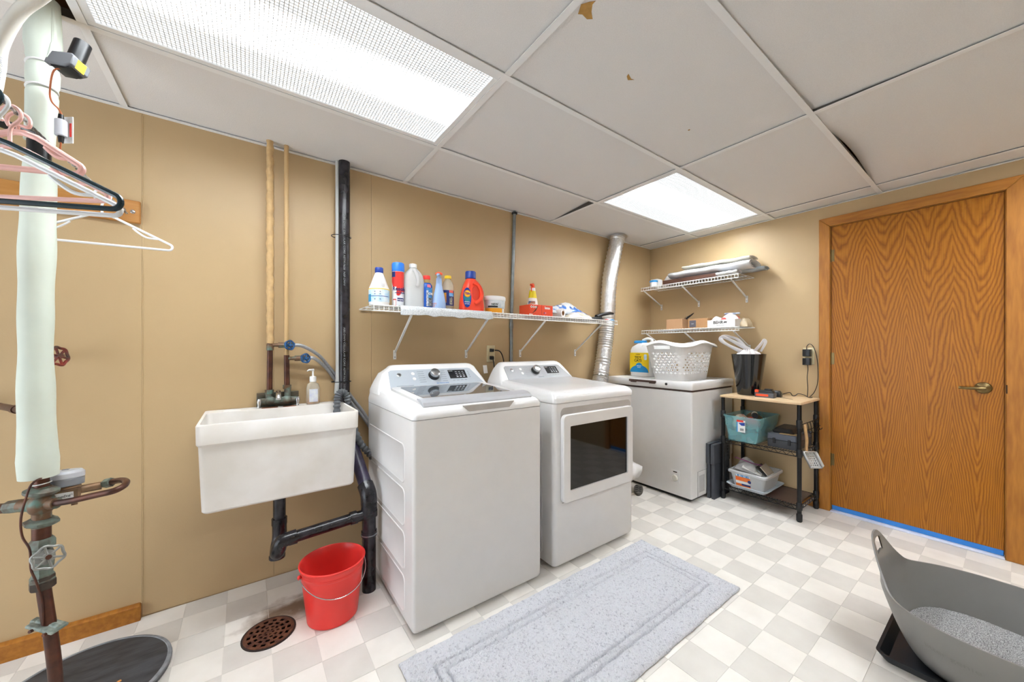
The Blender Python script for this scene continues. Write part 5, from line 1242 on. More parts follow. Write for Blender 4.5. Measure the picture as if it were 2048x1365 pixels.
t = thing('marker_roll', 'white tube with black end cap lying on the red cloth in the bin', 'tube', (3.10, 1.15, Zm + .19))
MB().cyl((3.17, 1.185, Zm + .202), (3.075, 1.148, Zm + .206), .021, n=18).build('tube', m_plastic, t); MB().cyl((3.076, 1.1484, Zm + .206), (3.062, 1.143, Zm + .2065), .022, .018, 18).build('end_cap', m_black, t)
# tool case and binder
tcse = thing('tool_case', 'dark grey plastic tool case on the middle shelf, right of the teal bin', 'case', (3.2, .985, Zm))
m_case = mat('dark_grey_case2', '#3c3e42', .42, var=.12)
MB().rings([(Zm, 3.070, 3.372, .885, 1.066, .012), (Zm + .055, 3.066, 3.376, .884, 1.068, .014), (Zm + .058, 3.062, 3.378, .883, 1.069, .014)], 4).build('bottom_half', m_case, tcse)
MB().rings([(Zm + .060, 3.062, 3.378, .883, 1.069, .014), (Zm + .095, 3.066, 3.374, .885, 1.066, .014), (Zm + .100, 3.072, 3.368, .890, 1.06, .014)], 4).build('lid', mat('case_lid', '#4a4e58', .35, var=.1), tcse)
for y in (.93, 1.02): MB().box(3.056, 3.063, y - .008, y + .008, Zm + .03, Zm + .07).build('latch', m_black, tcse, bevel=.002)
cs = thing('folded_case', 'black zip case lying on top of the dark grey tool case', 'case', (3.22, .985, Zm + .10))
MB(T(3.22, .985, Zm + .1005, .03)).rings([(0, -.12, .12, -.065, .062, .014), (.014, -.122, .122, -.067, .064, .016), (.034, -.10, .10, -.05, .05, .016)], 4).build('case', m_black, cs)
o = MB(T(3.105, .945, Zm + .1005, .1)).box(-.03, .03, -.05, .05, 0, .004).build('tan_card', mat('tan_card2', '#a88b5f', .6, var=.2)); tag(o, 'tan printed card tucked on the tool case', 'card')
# lower shelf: grey lid tray, white bin, papers, bags
Zl = .1088
ty = thing('bin_lid', 'pale grey bin lid lying upside down on the bottom shelf', 'lid', (3.19, 1.19, Zl))
MB().rings([(Zl, 3.045, 3.350, 1.075, 1.305, .02), (Zl + .020, 3.030, 3.368, 1.058, 1.325, .025), (Zl + .024, 3.022, 3.375, 1.050, 1.3335, .028), (Zl + .029, 3.022, 3.375, 1.050, 1.3335, .028), (Zl + .026, 3.034, 3.364, 1.062, 1.322, .024), (Zl + .006, 3.05, 3.345, 1.08, 1.30, .02)], 4).build('tray', mat('pale_grey_plastic', '#c3ccd3', .35, var=.04), ty)
Zb = Zl + .0065
wbn = thing('white_bin', 'clear white bin of papers on the bottom rack shelf', 'bin', (3.19, 1.19, Zb))
m_frost = mat('frosted_plastic', '#eceeee', .25, var=.03, alpha=.5)
MB().rings([(Zb, 3.065, 3.335, 1.092, 1.288, .02), (Zb + .105, 3.045, 3.352, 1.070, 1.312, .024), (Zb + .107, 3.030, 3.366, 1.055, 1.326, .028), (Zb + .120, 3.030, 3.366, 1.055, 1.326, .028), (Zb + .126, 3.036, 3.360, 1.06, 1.32, .026), (Zb + .126, 3.046, 3.350, 1.072, 1.31, .024), (Zb + .008, 3.068, 3.332, 1.096, 1.284, .02)], 4).build('tub', m_frost, wbn)
FW = frame((3.0515, 1.205, Zb + .052), (0, -1, 0), (0.16, 0, 1), (-1, 0, .16))
FW = frame((3.0535, 1.215, Zb + .045), (0, -1, 0), (-.19, 0, 1), (-1, 0, -.19))
lw = MB(FW).box(-.055, .045, -.045, .040, .0, .001).build('orange_label', mat('orange_label', '#f07a2a', .4), wbn, smooth=0)
MB(FW).box(-.055, .045, -.014, .008, .001, .0016).build('label_white', m_paper, lw); MB(FW).box(-.015, .045, -.026, -.012, .001, .0018).build('label_navy', m_navy, lw); MB(FW).box(-.055, .045, .042, .058, .0, .0012).build('blue_scale', mat('cyan_stripes', '#e7eff4', .4, col2='#2f86c4', vscale=60, ramp=(.48, .52), stretch=(1, 6, .3)), lw)
q = MB(FW @ Matrix.Translation((.040, .014, .0012))); q.lathe([(.012, 0), (.012, .001)], 18); q.build('label_disc', m_navy, lw)
text('BOX', .014, m_orange, lw, FW @ Matrix.Translation((-.035, .024, .0013)))
o = MB(T(3.125, 1.185, Zb + .135, .25, .35, -.3)).box(-.03, .03, -.065, .065, 0, .0012).build('loose_paper', m_paper); tag(o, 'white sheet of paper sticking up from the clear bin', 'paper')
o = pillow('zip_bag', T(3.17, 1.235, Zb + .118, .1, .12, 0), .15, .15, .075, mat('clear_bag_film', '#dcdbd9', .12, var=.1, coat=.6, alpha=.55), seed=12); tag(o, 'clear zip bag heaped on the bin of papers', 'bag')
o = MB().tube(smooth_path([(3.12, 1.305, Zb + .205), (3.13, 1.25, Zb + .195), (3.14, 1.18, Zb + .18), (3.15, 1.13, Zb + .178)], 5), .0035, 6).build('zip_strip', mat('purple_zip', '#7a2d62', .4)); tag(o, 'purple zip strip along the top of the clear bag', 'zip strip')
for k, (y, a) in enumerate(((1.13, .5), (1.105, .7), (1.085, .85))):
    o = MB(T(3.20, y, Zb + .105, .1, a, 0)).box(-.07, .07, -.004, .085, 0, .006).build('envelope', mat('envelope%d' % k, ('#b9b0a2', '#4a4642', '#c9bfae')[k], .6, var=.1), bevel=.001); tag(o, ('grey padded envelope leaning in the clear bin', 'dark folder leaning in the clear bin', 'tan envelope nearest the right edge of the clear bin')[k], 'envelope')
# litter scoop hanging on the rack
sc = thing('litter_scoop', 'white perforated litter scoop with wooden handle hanging on the rack', 'scoop', (3.07, .835, .40))
MB().tube(smooth_path([(3.055, .842, .665), (3.055, .836, .62), (3.065, .832, .56), (3.075, .838, .50), (3.08, .838, .475)], 6), [.006] + [.009] * 23 + [.008], 10).build('handle', mat('pale_wood_handle', '#c9a272', .5, var=.15, vscale=30), sc)
SCF = frame((3.085, .836, .480), (.80, -.60, 0), (.25, -.33, -.9), (-.55, -.75, .1))
m_scoop = mat('white_metal_scoop', '#dcdcda', .35, metal=.1, var=.05)
mb = MB(SCF); nn_ = 6
for i in range(nn_):
    for j in range(8):
        x0, x1, y0, y1 = -.040 + .080 * i / nn_, -.040 + .080 * (i + 1) / nn_, .125 * j / 8, .125 * (j + 1) / 8
        cx_, cy_ = (x0 + x1) / 2, (y0 + y1) / 2
        cn = [(x0, y0, 0), (x1, y0, 0), (x1, y1, 0), (x0, y1, 0)]
        if 0 < i < nn_ - 1 and 1 < j < 7:
            h_ = .0035; inn_ = [(cx_ - h_, cy_ - h_, 0), (cx_ + h_, cy_ - h_, 0), (cx_ + h_, cy_ + h_, 0), (cx_ - h_, cy_ + h_, 0)]
            mb.add(cn + inn_, [(0, 1, 5, 4), (1, 2, 6, 5), (2, 3, 7, 6), (3, 0, 4, 7)])
        else: mb.add(cn, [(0, 1, 2, 3)])
for s_ in (-1, 1): mb.add([(s_ * .040, 0, 0), (s_ * .040, .125, 0), (s_ * .042, .10, .028), (s_ * .042, 0, .030)], [(0, 1, 2, 3)])
mb.add([(-.04, 0, 0), (.04, 0, 0), (.042, 0, .03), (-.042, 0, .03)], [(0, 1, 2, 3)])
mb.build('blade', m_scoop, sc, solid=.002)
# folding step stool between freezer and rack
ss = thing('folding_stool', 'folded dark grey plastic step stool wedged between freezer and rack', 'step stool', (3.07, 1.408, 0))
m_stool = mat('slate_plastic', '#43464d', .45, var=.1)
for k, (y0, y1, z0, z1, x0, x1) in enumerate(((1.380, 1.402, 0, .27, 2.945, 3.20), (1.412, 1.434, 0, .27, 2.945, 3.20), (1.376, 1.403, .275, .425, 2.935, 3.20), (1.410, 1.437, .275, .43, 2.93, 3.20))):
    mb = MB(); nx, nz = 10, 6 if k > 1 else 8
    for yy in (y0, y1):
        for i in range(nx):
            for j in range(nz):
                a, b, c_, d_ = x0 + (x1 - x0) * i / nx, x0 + (x1 - x0) * (i + 1) / nx, z0 + (z1 - z0) * j / nz, z0 + (z1 - z0) * (j + 1) / nz
                mx_, mz_ = (a + b) / 2, (c_ + d_) / 2
                cn = [(a, yy, c_), (b, yy, c_), (b, yy, d_), (a, yy, d_)]
                if 0 < i < nx - 1 and 0 < j < nz - 1:
                    h_ = .006; mb.add(cn + [(mx_ - h_, yy, mz_ - h_), (mx_ + h_, yy, mz_ - h_), (mx_ + h_, yy, mz_ + h_), (mx_ - h_, yy, mz_ + h_)], [(0, 1, 5, 4), (1, 2, 6, 5), (2, 3, 7, 6), (3, 0, 4, 7)])
                else: mb.add(cn, [(0, 1, 2, 3)])
    mb.add([(x0, y0, z0), (x0, y1, z0), (x0, y1, z1), (x0, y0, z1)], [(0, 1, 2, 3)]); mb.add([(x1, y0, z0), (x1, y1, z0), (x1, y1, z1), (x1, y0, z1)], [(0, 1, 2, 3)])
    mb.add([(x0, y0, z1), (x1, y0, z1), (x1, y1, z1), (x0, y1, z1)], [(0, 1, 2, 3)]); mb.add([(x0, y0, z0), (x1, y0, z0), (x1, y1, z0), (x0, y1, z0)], [(0, 1, 2, 3)])
    mb.build('leg_panel' if k < 2 else 'seat_half', m_stool, ss, recalc=False)
MB().cyl((2.96, 1.407, .272), (3.19, 1.407, .272), .012, n=12).build('hinge_rod', m_black, ss)
# bag and sandal between dryer and freezer
o = blob('white_bag', (2.515, 1.855, .188), (.095, .10, .08), mat('white_bag_film', '#f2f1f0', .4, var=.05), 'crumpled white bag peeking out from behind the dryer', 'bag', seed=21)
bx = thing('storage_crate', 'plain box under the white bag in the gap behind the dryer', 'box', (2.46, 1.86, 0))
MB().box(2.15, 2.475, 1.81, 2.02, 0, .115).build('carton', m_card, bx, bevel=.002)
sd = thing('sandal', 'grey patterned sandal sole on the floor between dryer and freezer', 'sandal', (2.56, 1.80, 0))
out = [(.035 * math.cos(q) * (1.0 + .12 * math.sin(q)), .105 * math.sin(q)) for q in [2 * PI * k / 28 for k in range(28)]]
FSD = T(2.615, 1.83, 0, -1.0)
MB(FSD).loft([[(a, b, 0) for a, b in out], [(a * 1.04, b * 1.03, .012) for a, b in out], [(a, b, .022) for a, b in out]]).build('sole', mat('grey_sole', '#6b6862', .7, var=.2), sd)
tr_ = MB(FSD)
for k in range(7): tr_.box(-.024 + (k % 2) * .026, -.002 + (k % 2) * .026, -.08 + k * .022, -.066 + k * .022, .021, .025)
tr_.build('tread', m_black, sd)

# ================================================================== RUG
rg = MB(); RUX0, RUX1, RUY0, RUY1 = .457, 1.952, .792, 1.348
rnd = random.Random(3)
NX_, NY_ = 480, 180
def vnoise(x, y):
    return (math.sin(x * 61 + 2.1 * math.sin(y * 47)) + math.sin(y * 73 + 1.7 * math.sin(x * 53)) + math.sin((x + y) * 97)) / 3
def rugz(u, v):
    x = RUX0 + (RUX1 - RUX0) * u; y = RUY0 + (RUY1 - RUY0) * v
    ex = min(x - RUX0, RUX1 - x); ey = min(y - RUY0, RUY1 - y); e = min(ex, ey)
    z = .017 + .0016 * vnoise(x * .6, y * .6) + rnd.uniform(-.0020, .0020)
    for q in (.098, .132):
        g = abs(e - q - .0012 * math.sin(x * 60 + y * 50)); z -= .014 * math.exp(-(g / .0042) ** 2)
    if e < .012: z *= .25 + .75 * max(0, e / .012) ** .5
    return (x + rnd.uniform(-.0012, .0012) + (.0012 * math.sin(y * 35) if ex < .01 else 0), y + rnd.uniform(-.0012, .0012) + (.0015 * math.sin(x * 28) + .001 * math.sin(x * 75) if ey < .01 else 0), max(z, .002))
rg.grid(NX_, NY_, rugz)
m_rug = mat('shaggy_grey_rug', '#cdced3', .95, col2='#8f929c', vscale=95, detail=8, ramp=(.54, .82), bump=.5, bscale=300)
o = rg.build('bath_rug', m_rug, smooth=0, recalc=False); tag(o, 'long shaggy pale grey rug with a grooved border before the machines', 'rug')

# ================================================================== BUCKET
bc_ = thing('bucket', 'red plastic bucket with wire handle in front of the drain pipe', 'bucket', (.312, 1.785, 0))
C = (.312, 1.785, 0)
MB().lathe([(.004, .003), (.098, .0), (.102, .004), (.124, .205), (.1265, .207), (.127, .216), (.125, .218), (.129, .236), (.133, .240), (.134, .246), (.129, .248), (.126, .244), (.121, .21), (.099, .010), (.004, .008)], 48, C).build('pail', m_red, bc_)
ah = .45
hx, hy = math.cos(ah - .0), math.sin(ah - .0)
P = []
pv1 = Vector((.312 + .134 * math.cos(.15), 1.785 + .134 * math.sin(.15), .218)); pv2 = Vector((.312 + .134 * math.cos(PI + .15), 1.785 + .134 * math.sin(PI + .15), .218))
fwd = Vector((.15, -1, 0)).normalized()
for k in range(25):
    a = PI * k / 24; q = (pv1 + pv2) / 2 + (pv1 - pv2) / 2 * math.cos(a)
    r = (Vector((q.x, q.y, 0)) - Vector((.312, 1.785, 0)))
    P.append(Vector((q.x, q.y, .218)) + fwd * (.137 * math.sin(a)) + Vector((0, 0, -.075 * math.sin(a))))
MB().tube(P, .0022, 6).build('wire_handle', m_silver, bc_)
for p in (pv1, pv2): MB().sphere(p, .008, .008, .010, 10, 6).build('handle_ear', m_red, bc_)

# ================================================================== FLOOR DRAIN
fd = thing('floor_drain', 'round rusty cast-iron floor drain grate near the red bucket', 'floor drain', (.077, 1.818, 0))
m_rust = mat('rusty_iron', '#4a2a20', .75, col2='#6f452f', vscale=45, bump=.6, bscale=90, metal=.2)
MB().lathe([(.096, .0002), (.096, .003), (.090, .0035), (.088, .0015)], 48, (.077, 1.818, 0), caps=(False, False)).build('rim', mat('dark_iron', '#2a1f1b', .7, var=.2), fd)
MB().lathe([(.004, .0004), (.089, .0004)], 40, (.077, 1.818, 0)).build('pit', mat('pit_black', '#0c0908', .9), fd)
gr = MB(); RR = [(.0, .010, 0), (.010, .018, 6), (.018, .026, 0), (.026, .036, 10), (.036, .044, 0), (.044, .056, 12), (.056, .064, 0), (.064, .077, 14), (.077, .089, 0)]
for r0, r1, holes in RR:
    n = 84
    for k in range(n):
        if holes:
            f_ = (k / n * holes) % 1
            if f_ > .42: continue
        a0, a1 = 2 * PI * k / n, 2 * PI * (k + 1) / n
        q = [(.077 + r * math.cos(a), 1.818 + r * math.sin(a)) for r, a in ((max(r0, .0005), a0), (r1, a0), (r1, a1), (max(r0, .0005), a1))]
        gr.add([(x, y, .0012) for x, y in q] + [(x, y, .0042) for x, y in q], [(0, 1, 2, 3), (4, 5, 6, 7), (0, 1, 5, 4), (1, 2, 6, 5), (2, 3, 7, 6), (3, 0, 4, 7)])
gr.build('grate', m_rust, fd, smooth=0)

# ================================================================== SUMP LID
sl_ = thing('sump_lid', 'large round black sump cover on the floor under the water meter', 'sump cover', (-.457, 1.883, 0))
m_lid = mat('scuffed_black_lid', '#2b2c30', .42, col2='#44474d', vscale=9, stretch=(1, 3, 1), bump=.3, bscale=20)
MB().lathe([(.002, .0), (.226, .0), (.2285, .006), (.2285, .017), (.224, .021), (.214, .022), (.002, .022)], 64, (-.457, 1.883, 0)).build('cover', m_lid, sl_)
MB().lathe([(.215, .0215), (.2175, .0235), (.2275, .021), (.229, .014), (.2275, .012)], 64, (-.457, 1.883, 0), caps=(False, False)).build('edge_band', mat('grey_scuffed_edge', '#8d9196', .6, var=.3, vscale=40), sl_)
for dx, a in ((-.02, .3), (.015, -.4)):
    MB(T(-.40 + dx, 1.775, .022, a)).box(-.008, .008, -.012, .012, 0, .016).build('clip', m_black, sl_, bevel=.003)
o = MB(T(-.358, 1.83, .0225, .6)).rings([(0, -.007, .007, -.005, .005, .004), (.002, -.006, .006, -.004, .004, .003)], 2).build('orange_crumb', mat('orange_crumb', '#d9964e', .7)); tag(o, 'tiny orange scrap lying on the sump cover', 'scrap')

# ================================================================== LITTER BOX
lt = thing('litter_tray', 'low black tray under the grey litter box', 'tray', (2.16, 0, 0))
MB().rings([(0, 1.95, 2.46, -.34, .295, .02), (.030, 1.928, 2.48, -.36, .313, .025), (.035, 1.925, 2.483, -.363, .316, .025), (.035, 1.935, 2.473, -.353, .306, .022), (.006, 1.962, 2.45, -.33, .285, .018)], 4).build('tray', mat('black_tray', '#1d2127', .5, var=.15), lt)
Z0 = .0065
lbx = thing('litter_box', 'tall grey litter box with pointed handle, near the door', 'litter box', (2.13, 0, Z0))
m_litbox = mat('warm_grey_plastic', '#82807d', .38, var=.06, vscale=8)
def rimz(a): return .262 + .150 * abs(math.sin(a)) ** 16 + .012 * abs(math.sin(a)) ** 3
def lsurf(a, v, ins=0.0):
    zt = rimz(a); z = Z0 + (zt - Z0) * v; q = min(1, (z - Z0) / .26); s_ = q ** .62
    ca, sa = math.cos(a), math.sin(a); e = .78
    cx_ = 2.150 - .045 * s_; hx_ = .175 + .125 * s_ - ins; hy_ = .215 + .105 * s_ - ins
    if z > .30: hy_ += .03 * (z - .30) / .12
    return (cx_ + hx_ * math.copysign(abs(ca) ** e, ca), .0 + hy_ * math.copysign(abs(sa) ** e, sa), z)
mb = MB(); NA, NV = 120, 18
for ins in (0, .005):
    for i in range(NA):
        for j in range(NV):
            a0, a1 = 2 * PI * (i - .5) / NA, 2 * PI * (i + .5) / NA
            am = 2 * PI * i / NA; vm = (j + .5) / NV
            if abs(abs(math.sin(am)) - 1) < .0016 and .86 < vm < .945: continue
            vs = [lsurf(a0, j / NV, ins), lsurf(a1, j / NV, ins), lsurf(a1, (j + 1) / NV, ins), lsurf(a0, (j + 1) / NV, ins)]
            mb.add(vs, [(0, 1, 2, 3)])
for i in range(NA):
    a0, a1 = 2 * PI * (i - .5) / NA, 2 * PI * (i + .5) / NA
    mb.add([lsurf(a0, 1, 0), lsurf(a1, 1, 0), lsurf(a1, 1, .005), lsurf(a0, 1, .005)], [(0, 1, 2, 3)])
mb.add([lsurf(2 * PI * (i - .5) / NA, 0, 0) for i in range(NA)], [tuple(range(NA))])
b_ = mb
bmx = b_.build('tub', m_litbox, lbx, smooth=60, recalc=False)
bm = bmesh.new(); bm.from_mesh(bmx.data); bmesh.ops.remove_doubles(bm, verts=bm.verts, dist=1e-5); bmesh.ops.recalc_face_normals(bm, faces=bm.faces); bm.to_mesh(bmx.data); bm.free()
bmx.data.shade_smooth(); bmx.data.set_sharp_from_angle(angle=math.radians(60))
# raised lettering on the near wall
vs, fs = text_mesh('litter genie', .026, .0, 'CENTER', False, 1.2)
outv = []
for x, y, d in vs:
    a = PI - .36 + x / .30; p0 = Vector(lsurf(a, .62 + y / .25, -.0012)); outv.append(p0)
MB().add(outv, fs).build('lettering', mat('warm_grey_emboss', '#7c7a77', .5, var=.05), lbx, smooth=0)
lm = MB(); n = 60
def litf(u, v):
    a = 2 * PI * u; x, y, z = lsurf(a, (.095 - Z0) / (rimz(a) - Z0), .007)
    X, Y = 2.13 + (x - 2.13) * v, y * v
    return (X, Y, .100 + .010 * math.sin(X * 14 + 1) * math.sin(Y * 11) + rnd.uniform(-.0012, .0012) - .004 * (1 - v))
lm.grid(160, 70, litf)
o = lm.build('cat_litter', mat('clay_litter', '#adacab', .95, col2='#6a696a', vscale=330, detail=2, ramp=(.42, .62), bump=.8, bscale=320), smooth=0, recalc=False); tag(o, 'speckled grey clay litter filling the bottom of the litter box', 'cat litter', kind='stuff')

# ================================================================== WATER MAIN, FOAM AND METER
ax, ay = -.503, 1.724
fo = thing('pipe_insulation', 'pale green foam sleeve wrapped round the tall water pipe', 'pipe insulation', (ax, ay, .80))
m_foam = mat('pale_green_foam', '#d6dfd2', .6, var=.06, vscale=10, bump=.12, bscale=30)
P = []; R_ = []
for k in range(37):
    z = .795 + (1.745 - .795) * k / 36
    P.append((ax - .006 * math.sin((z - .8) * 3.4), ay + .004 * math.sin(z * 5), z)); R_.append(.0365 + .0022 * math.sin(z * 9) - (.005 * max(0, (z - 1.35) / .4)) + .0012 * math.sin(z * 31) + (.002 if z < .86 else 0))
MB().tube(P, R_, 28).build('lower_sleeve', m_foam, fo)
P = []; R_ = []
for k in range(25):
    z = 1.800 + (2.23 - 1.800) * k / 24
    P.append((ax + .008 * math.sin((z - 1.8) * 5), ay - .003 * math.sin(z * 6), z)); R_.append(.0325 + .002 * math.sin(z * 13) - (.004 if abs(z - 2.03) < .012 else 0) - (.004 if abs(z - 1.96) < .012 else 0) + (.004 if z > 2.08 else 0))
MB().tube(P, R_, 26).build('upper_sleeve', m_foam, fo)
fl_ = MB(); fl_.tube(smooth_path([(ax + .030, ay - .02, 2.20), (ax + .035, ay - .023, 2.13), (ax + .033, ay - .023, 2.07), (ax + .024, ay - .02, 2.045)], 6), [.008] * 10 + [.0105] * 8 + [.004], 10); fl_.build('foam_lip', m_foam, fo)
for z in (2.030, 1.958):
    MB().tube([(ax + .006 + .0305 * math.cos(q), ay - .001 + .0305 * math.sin(q), z + .006 * math.cos(q + 1)) for q in [2 * PI * k / 28 for k in range(28)]], .003, 6, closed=True).build('tie_band', m_plastic, fo)
wm = thing('water_main', 'brown copper water main with tee, gate valve and clamp', 'pipe', (-.459, 1.692, 0))
MB().cyl((ax, ay, 1.70), (ax, ay, 1.85), .024, n=20).build('taped_joint', mat('black_tape', '#161617', .3, var=.15), wm)
MB().cyl((-.496, 1.72, .745), (-.499, 1.72, .83), .016, n=18).build('neck', m_copper, wm)
MB().cyl((ax, ay, .83), (ax, ay, 2.35), .014, n=14).build('riser', m_copper, wm)
MB().tube(smooth_path([(-.496, 1.719, .50), (-.490, 1.715, .44), (-.476, 1.704, .33), (-.464, 1.696, .20), (-.461, 1.693, .08), (-.461, 1.693, .0)], 8), .0152, 18).build('down_pipe', m_copper, wm)
b_ = MB(); b_.sphere((-.497, 1.719, .712), .030, .030, .034, 20, 10); b_.cyl((-.497, 1.719, .645), (-.497, 1.719, .765), .020, n=18); b_.cyl((-.497, 1.719, .712), (-.545, 1.755, .708), .019, n=16); b_.cyl((-.497, 1.719, .712), (-.460, 1.690, .716), .016, n=16)
b_.build('tee_body', m_brass, wm)
for z in (.752, .660):
    f_ = MB(Matrix.Translation((-.497, 1.719, z)) @ Matrix.Rotation(.10, 4, 'X') @ Matrix.Rotation(.12, 4, 'Y')); f_.lathe([(.022, -.012), (.029, -.009), (.034, -.004), (.034, .003), (.028, .007), (.022, .012)], 8 if z < .7 else 24, (0, 0, 0), 1.08, .9); f_.build('flange', m_verd, wm)
MB().cyl((-.497, 1.719, .60), (-.497, 1.719, .655), .0195, n=18).build('nipple', m_copper, wm)
gv = MB(); gv.lathe([(.022, -.085), (.026, -.075), (.026, -.05), (.021, -.04), (.024, -.01), (.024, .02), (.020, .032), (.027, .040), (.027, .058), (.021, .066)], 8, (-.495, 1.718, .545)); gv.cyl((-.495, 1.718, .552), (-.478, 1.672, .568), .017, n=14)
gv.build('valve_body', m_verd, wm)
m_dull = mat('dull_grey_metal', '#9a9c98', .45, metal=.5, var=.2, vscale=40)
bn = MB(); bn.cyl((-.484, 1.690, .562), (-.474, 1.664, .571), .022, n=6); bn.cyl((-.474, 1.664, .571), (-.462, 1.636, .580), .009, n=10); bn.build('bonnet', m_dull, wm)
hand_wheel(wm, (-.458, 1.626, .583), (.42, -.88, .2), .030, m_dull, 6, .0034, 'grey_handwheel')
MB().cyl((-.460, 1.631, .582), (-.4545, 1.617, .586), .0065, n=8).build('wheel_nut', m_copper, wm)
for z0, z1, r in ((.46, .485, .027), (.485, .50, .025)): MB().lathe([(r - .003, z0), (r, z0 + .004), (r, z1 - .003), (r - .004, z1)], 8, (-.494, 1.717, 0)).build('union_nut', mat('dark_bronze2', '#4a4038', .5, metal=.4, col2='#2e2a26', vscale=20), wm)
CLM = T(-.480, 1.703, .352, -.60, 0, .28)
cl = MB(CLM); cl.box(-.040, .040, -.024, .020, -.0045, .0045); cl.cyl((-.034, 0, 0), (.034, 0, 0), .010, n=10); cl.box(-.046, -.032, -.009, .009, -.009, .008)
cp = cl.build('ground_clamp', mat('pale_corroded_bronze', '#a9b3ab', .6, metal=.2, col2='#6c7a74', vscale=50, bump=.4), wm, bevel=.003)
for dx in (-.016, .024): MB(CLM).cyl((dx, -.022, -.003), (dx, -.031, -.002), .0045, n=8).build('clamp_bolt', m_copper, cp)
MB().tube(smooth_path([(-.53, 1.745, .710), (-.60, 1.796, .698), (-.80, 1.94, .69), (-1.21, 2.232, .69)], 6), .0145, 16).build('side_pipe', m_copper, wm)
MB().cyl((-.545, 1.757, .708), (-.578, 1.781, .702), .019, n=8).build('side_nut', m_verd, wm)
MB().tube([(-.52, 1.76, .985), (-.62, 1.935, .982), (-.79, 2.236, .982)], .011, 14).build('branch_pipe', m_copper, wm)
MB().cyl((-.60, 1.90, .982), (-.613, 1.922, .982), .0135, n=14).build('branch_coupling', m_copper, wm)
MB().tube(smooth_path([(-.478, 1.700, .800), (-.500, 1.672, .79), (-.512, 1.668, .745), (-.522, 1.674, .69), (-.520, 1.676, .64), (-.504, 1.668, .60), (-.502, 1.668, .545), (-.494, 1.674, .50), (-.488, 1.690, .43), (-.486, 1.690, .36)], 8), .0028, 8).build('ground_wire', m_copper, wm)
MB().tube([(-.497 + .0185 * math.cos(q), 1.72 + .0185 * math.sin(q), .775 + .002 * math.cos(q)) for q in [2 * PI * k / 20 for k in range(20)]], .0017, 6, closed=True).build('tie_band', m_plastic, wm)
# meter
MX, MY = -.464, 1.778
mt = thing('water_meter', 'bronze water meter with grey round register beside the water main', 'water meter', (MX, MY, .70))
b_ = MB(); b_.lathe([(.020, -.026), (.031, -.016), (.034, 0), (.032, .018), (.028, .024)], 20, (MX, MY, .722)); b_.box(MX - .024, MX + .036, MY - .046, MY - .02, .706, .738); b_.cyl((MX, MY, .722), (MX + .075, MY + .01, .724), .013, n=14)
b_.build('meter_body', mat('bare_bronze', '#a08062', .4, metal=.6, col2='#7a6550', vscale=20), mt)
m_reg = mat('grey_register', '#7d8086', .4, var=.05); m_reg2 = mat('light_grey_register', '#b9bcc2', .35, var=.04)
RG = Matrix.Translation((MX, MY - .006, .746)) @ Matrix.Rotation(-.10, 4, 'X')
MB(RG).lathe([(.033, -.002), (.040, .0), (.0405, .020), (.039, .022)], 32).build('register_base', m_reg, mt)
MB(RG).lathe([(.0395, .022), (.041, .024), (.0405, .038), (.034, .046), (.003, .049)], 32).build('register_cap', m_reg2, mt)
MB(RG).box(-.007, .007, -.009, .004, .047, .0502).build('cap_mark', m_reg, mt)
FL_ = frame((MX + .004, MY - .0475, .722), (1, -.05, .04), (-.04, 0, 1), (-.05, -1, 0))
MB(FL_).box(-.024, .024, -.011, .011, 0, .0012).build('name_plate', m_paper, mt)
text('" DomesDraf "', .010, m_ink, mt, FL_ @ Matrix.Translation((0, 0, .0013)), bold=False, sx=.75)
MB().tube(smooth_path([(-.466, 1.692, .716), (-.43, 1.668, .722), (-.37, 1.640, .735), (-.328, 1.622, .744), (-.310, 1.640, .750), (-.312, 1.680, .752), (-.335, 1.735, .745), (-.372, 1.780, .732), (-.392, 1.788, .726)], 8), .0092, 14).build('bypass_bend', m_copper, mt)
MB().cyl((-.362, 1.770, .735), (-.380, 1.784, .729), .0150, n=6).build('union_nut', m_verd, mt)
MB().cyl((MX + .03, MY - .05, .706), (MX + .031, MY - .054, .692), .007, n=6).build('drain_plug', m_brass, mt)
# red valve on the wall behind
rv = thing('wall_valve', 'small red valve wheel on the wall behind the foam pipe', 'valve', (-.59, 2.2, 1.14))
MB().cyl((-.60, YA, 1.15), (-.585, 2.17, 1.15), .009, n=10).build('stem', m_copper, rv)
hand_wheel(rv, (-.582, 2.160, 1.15), (.9, -.45, .1), .034, mat('red_valve_paint', '#8a2f24', .5, col2='#4a3a34', vscale=30), 6, .005, 'red_handwheel')
# black rod from the pipe to the left
o = MB().tube([(-.505, 1.70, 1.808), (-.553, 1.657, 1.808), (-2.2, .925, 1.808)], .013, 12).build('hanging_rod', mat('black_tape', '#161617', .3, var=.15)); tag(o, 'black rod running left from the taped pipe joint', 'rod')
# white hose with print
hs = thing('white_hose', 'thick off-white hose with printed lettering curving up into the ceiling', 'hose', (-.502, 1.476, 0))
P = smooth_path([(-.535, 1.50, 0), (-.53, 1.495, .6), (-.522, 1.49, 1.2), (-.508, 1.48, 1.60), (-.504, 1.476, 1.79), (-.488, 1.466, 1.868), (-.455, 1.442, 1.938), (-.410, 1.410, 1.996), (-.350, 1.370, 2.055), (-.300, 1.345, 2.12), (-.28, 1.335, 2.20)], 8)
P = smooth_path([(-.84, 1.68, 0), (-.83, 1.67, .6), (-.74, 1.62, 1.2), (-.60, 1.54, 1.60), (-.515, 1.485, 1.78), (-.496, 1.472, 1.856), (-.488, 1.466, 1.927), (-.453, 1.441, 2.005), (-.405, 1.406, 2.050), (-.375, 1.385, 2.085), (-.40, 1.40, 2.15), (-.47, 1.45, 2.26)], 8)
MB().tube(P, .0135, 20).build('hose', mat('offwhite_hose', '#e4e2d8', .4, var=.05), hs)
cpt = Vector((0, 0, CAMZ))
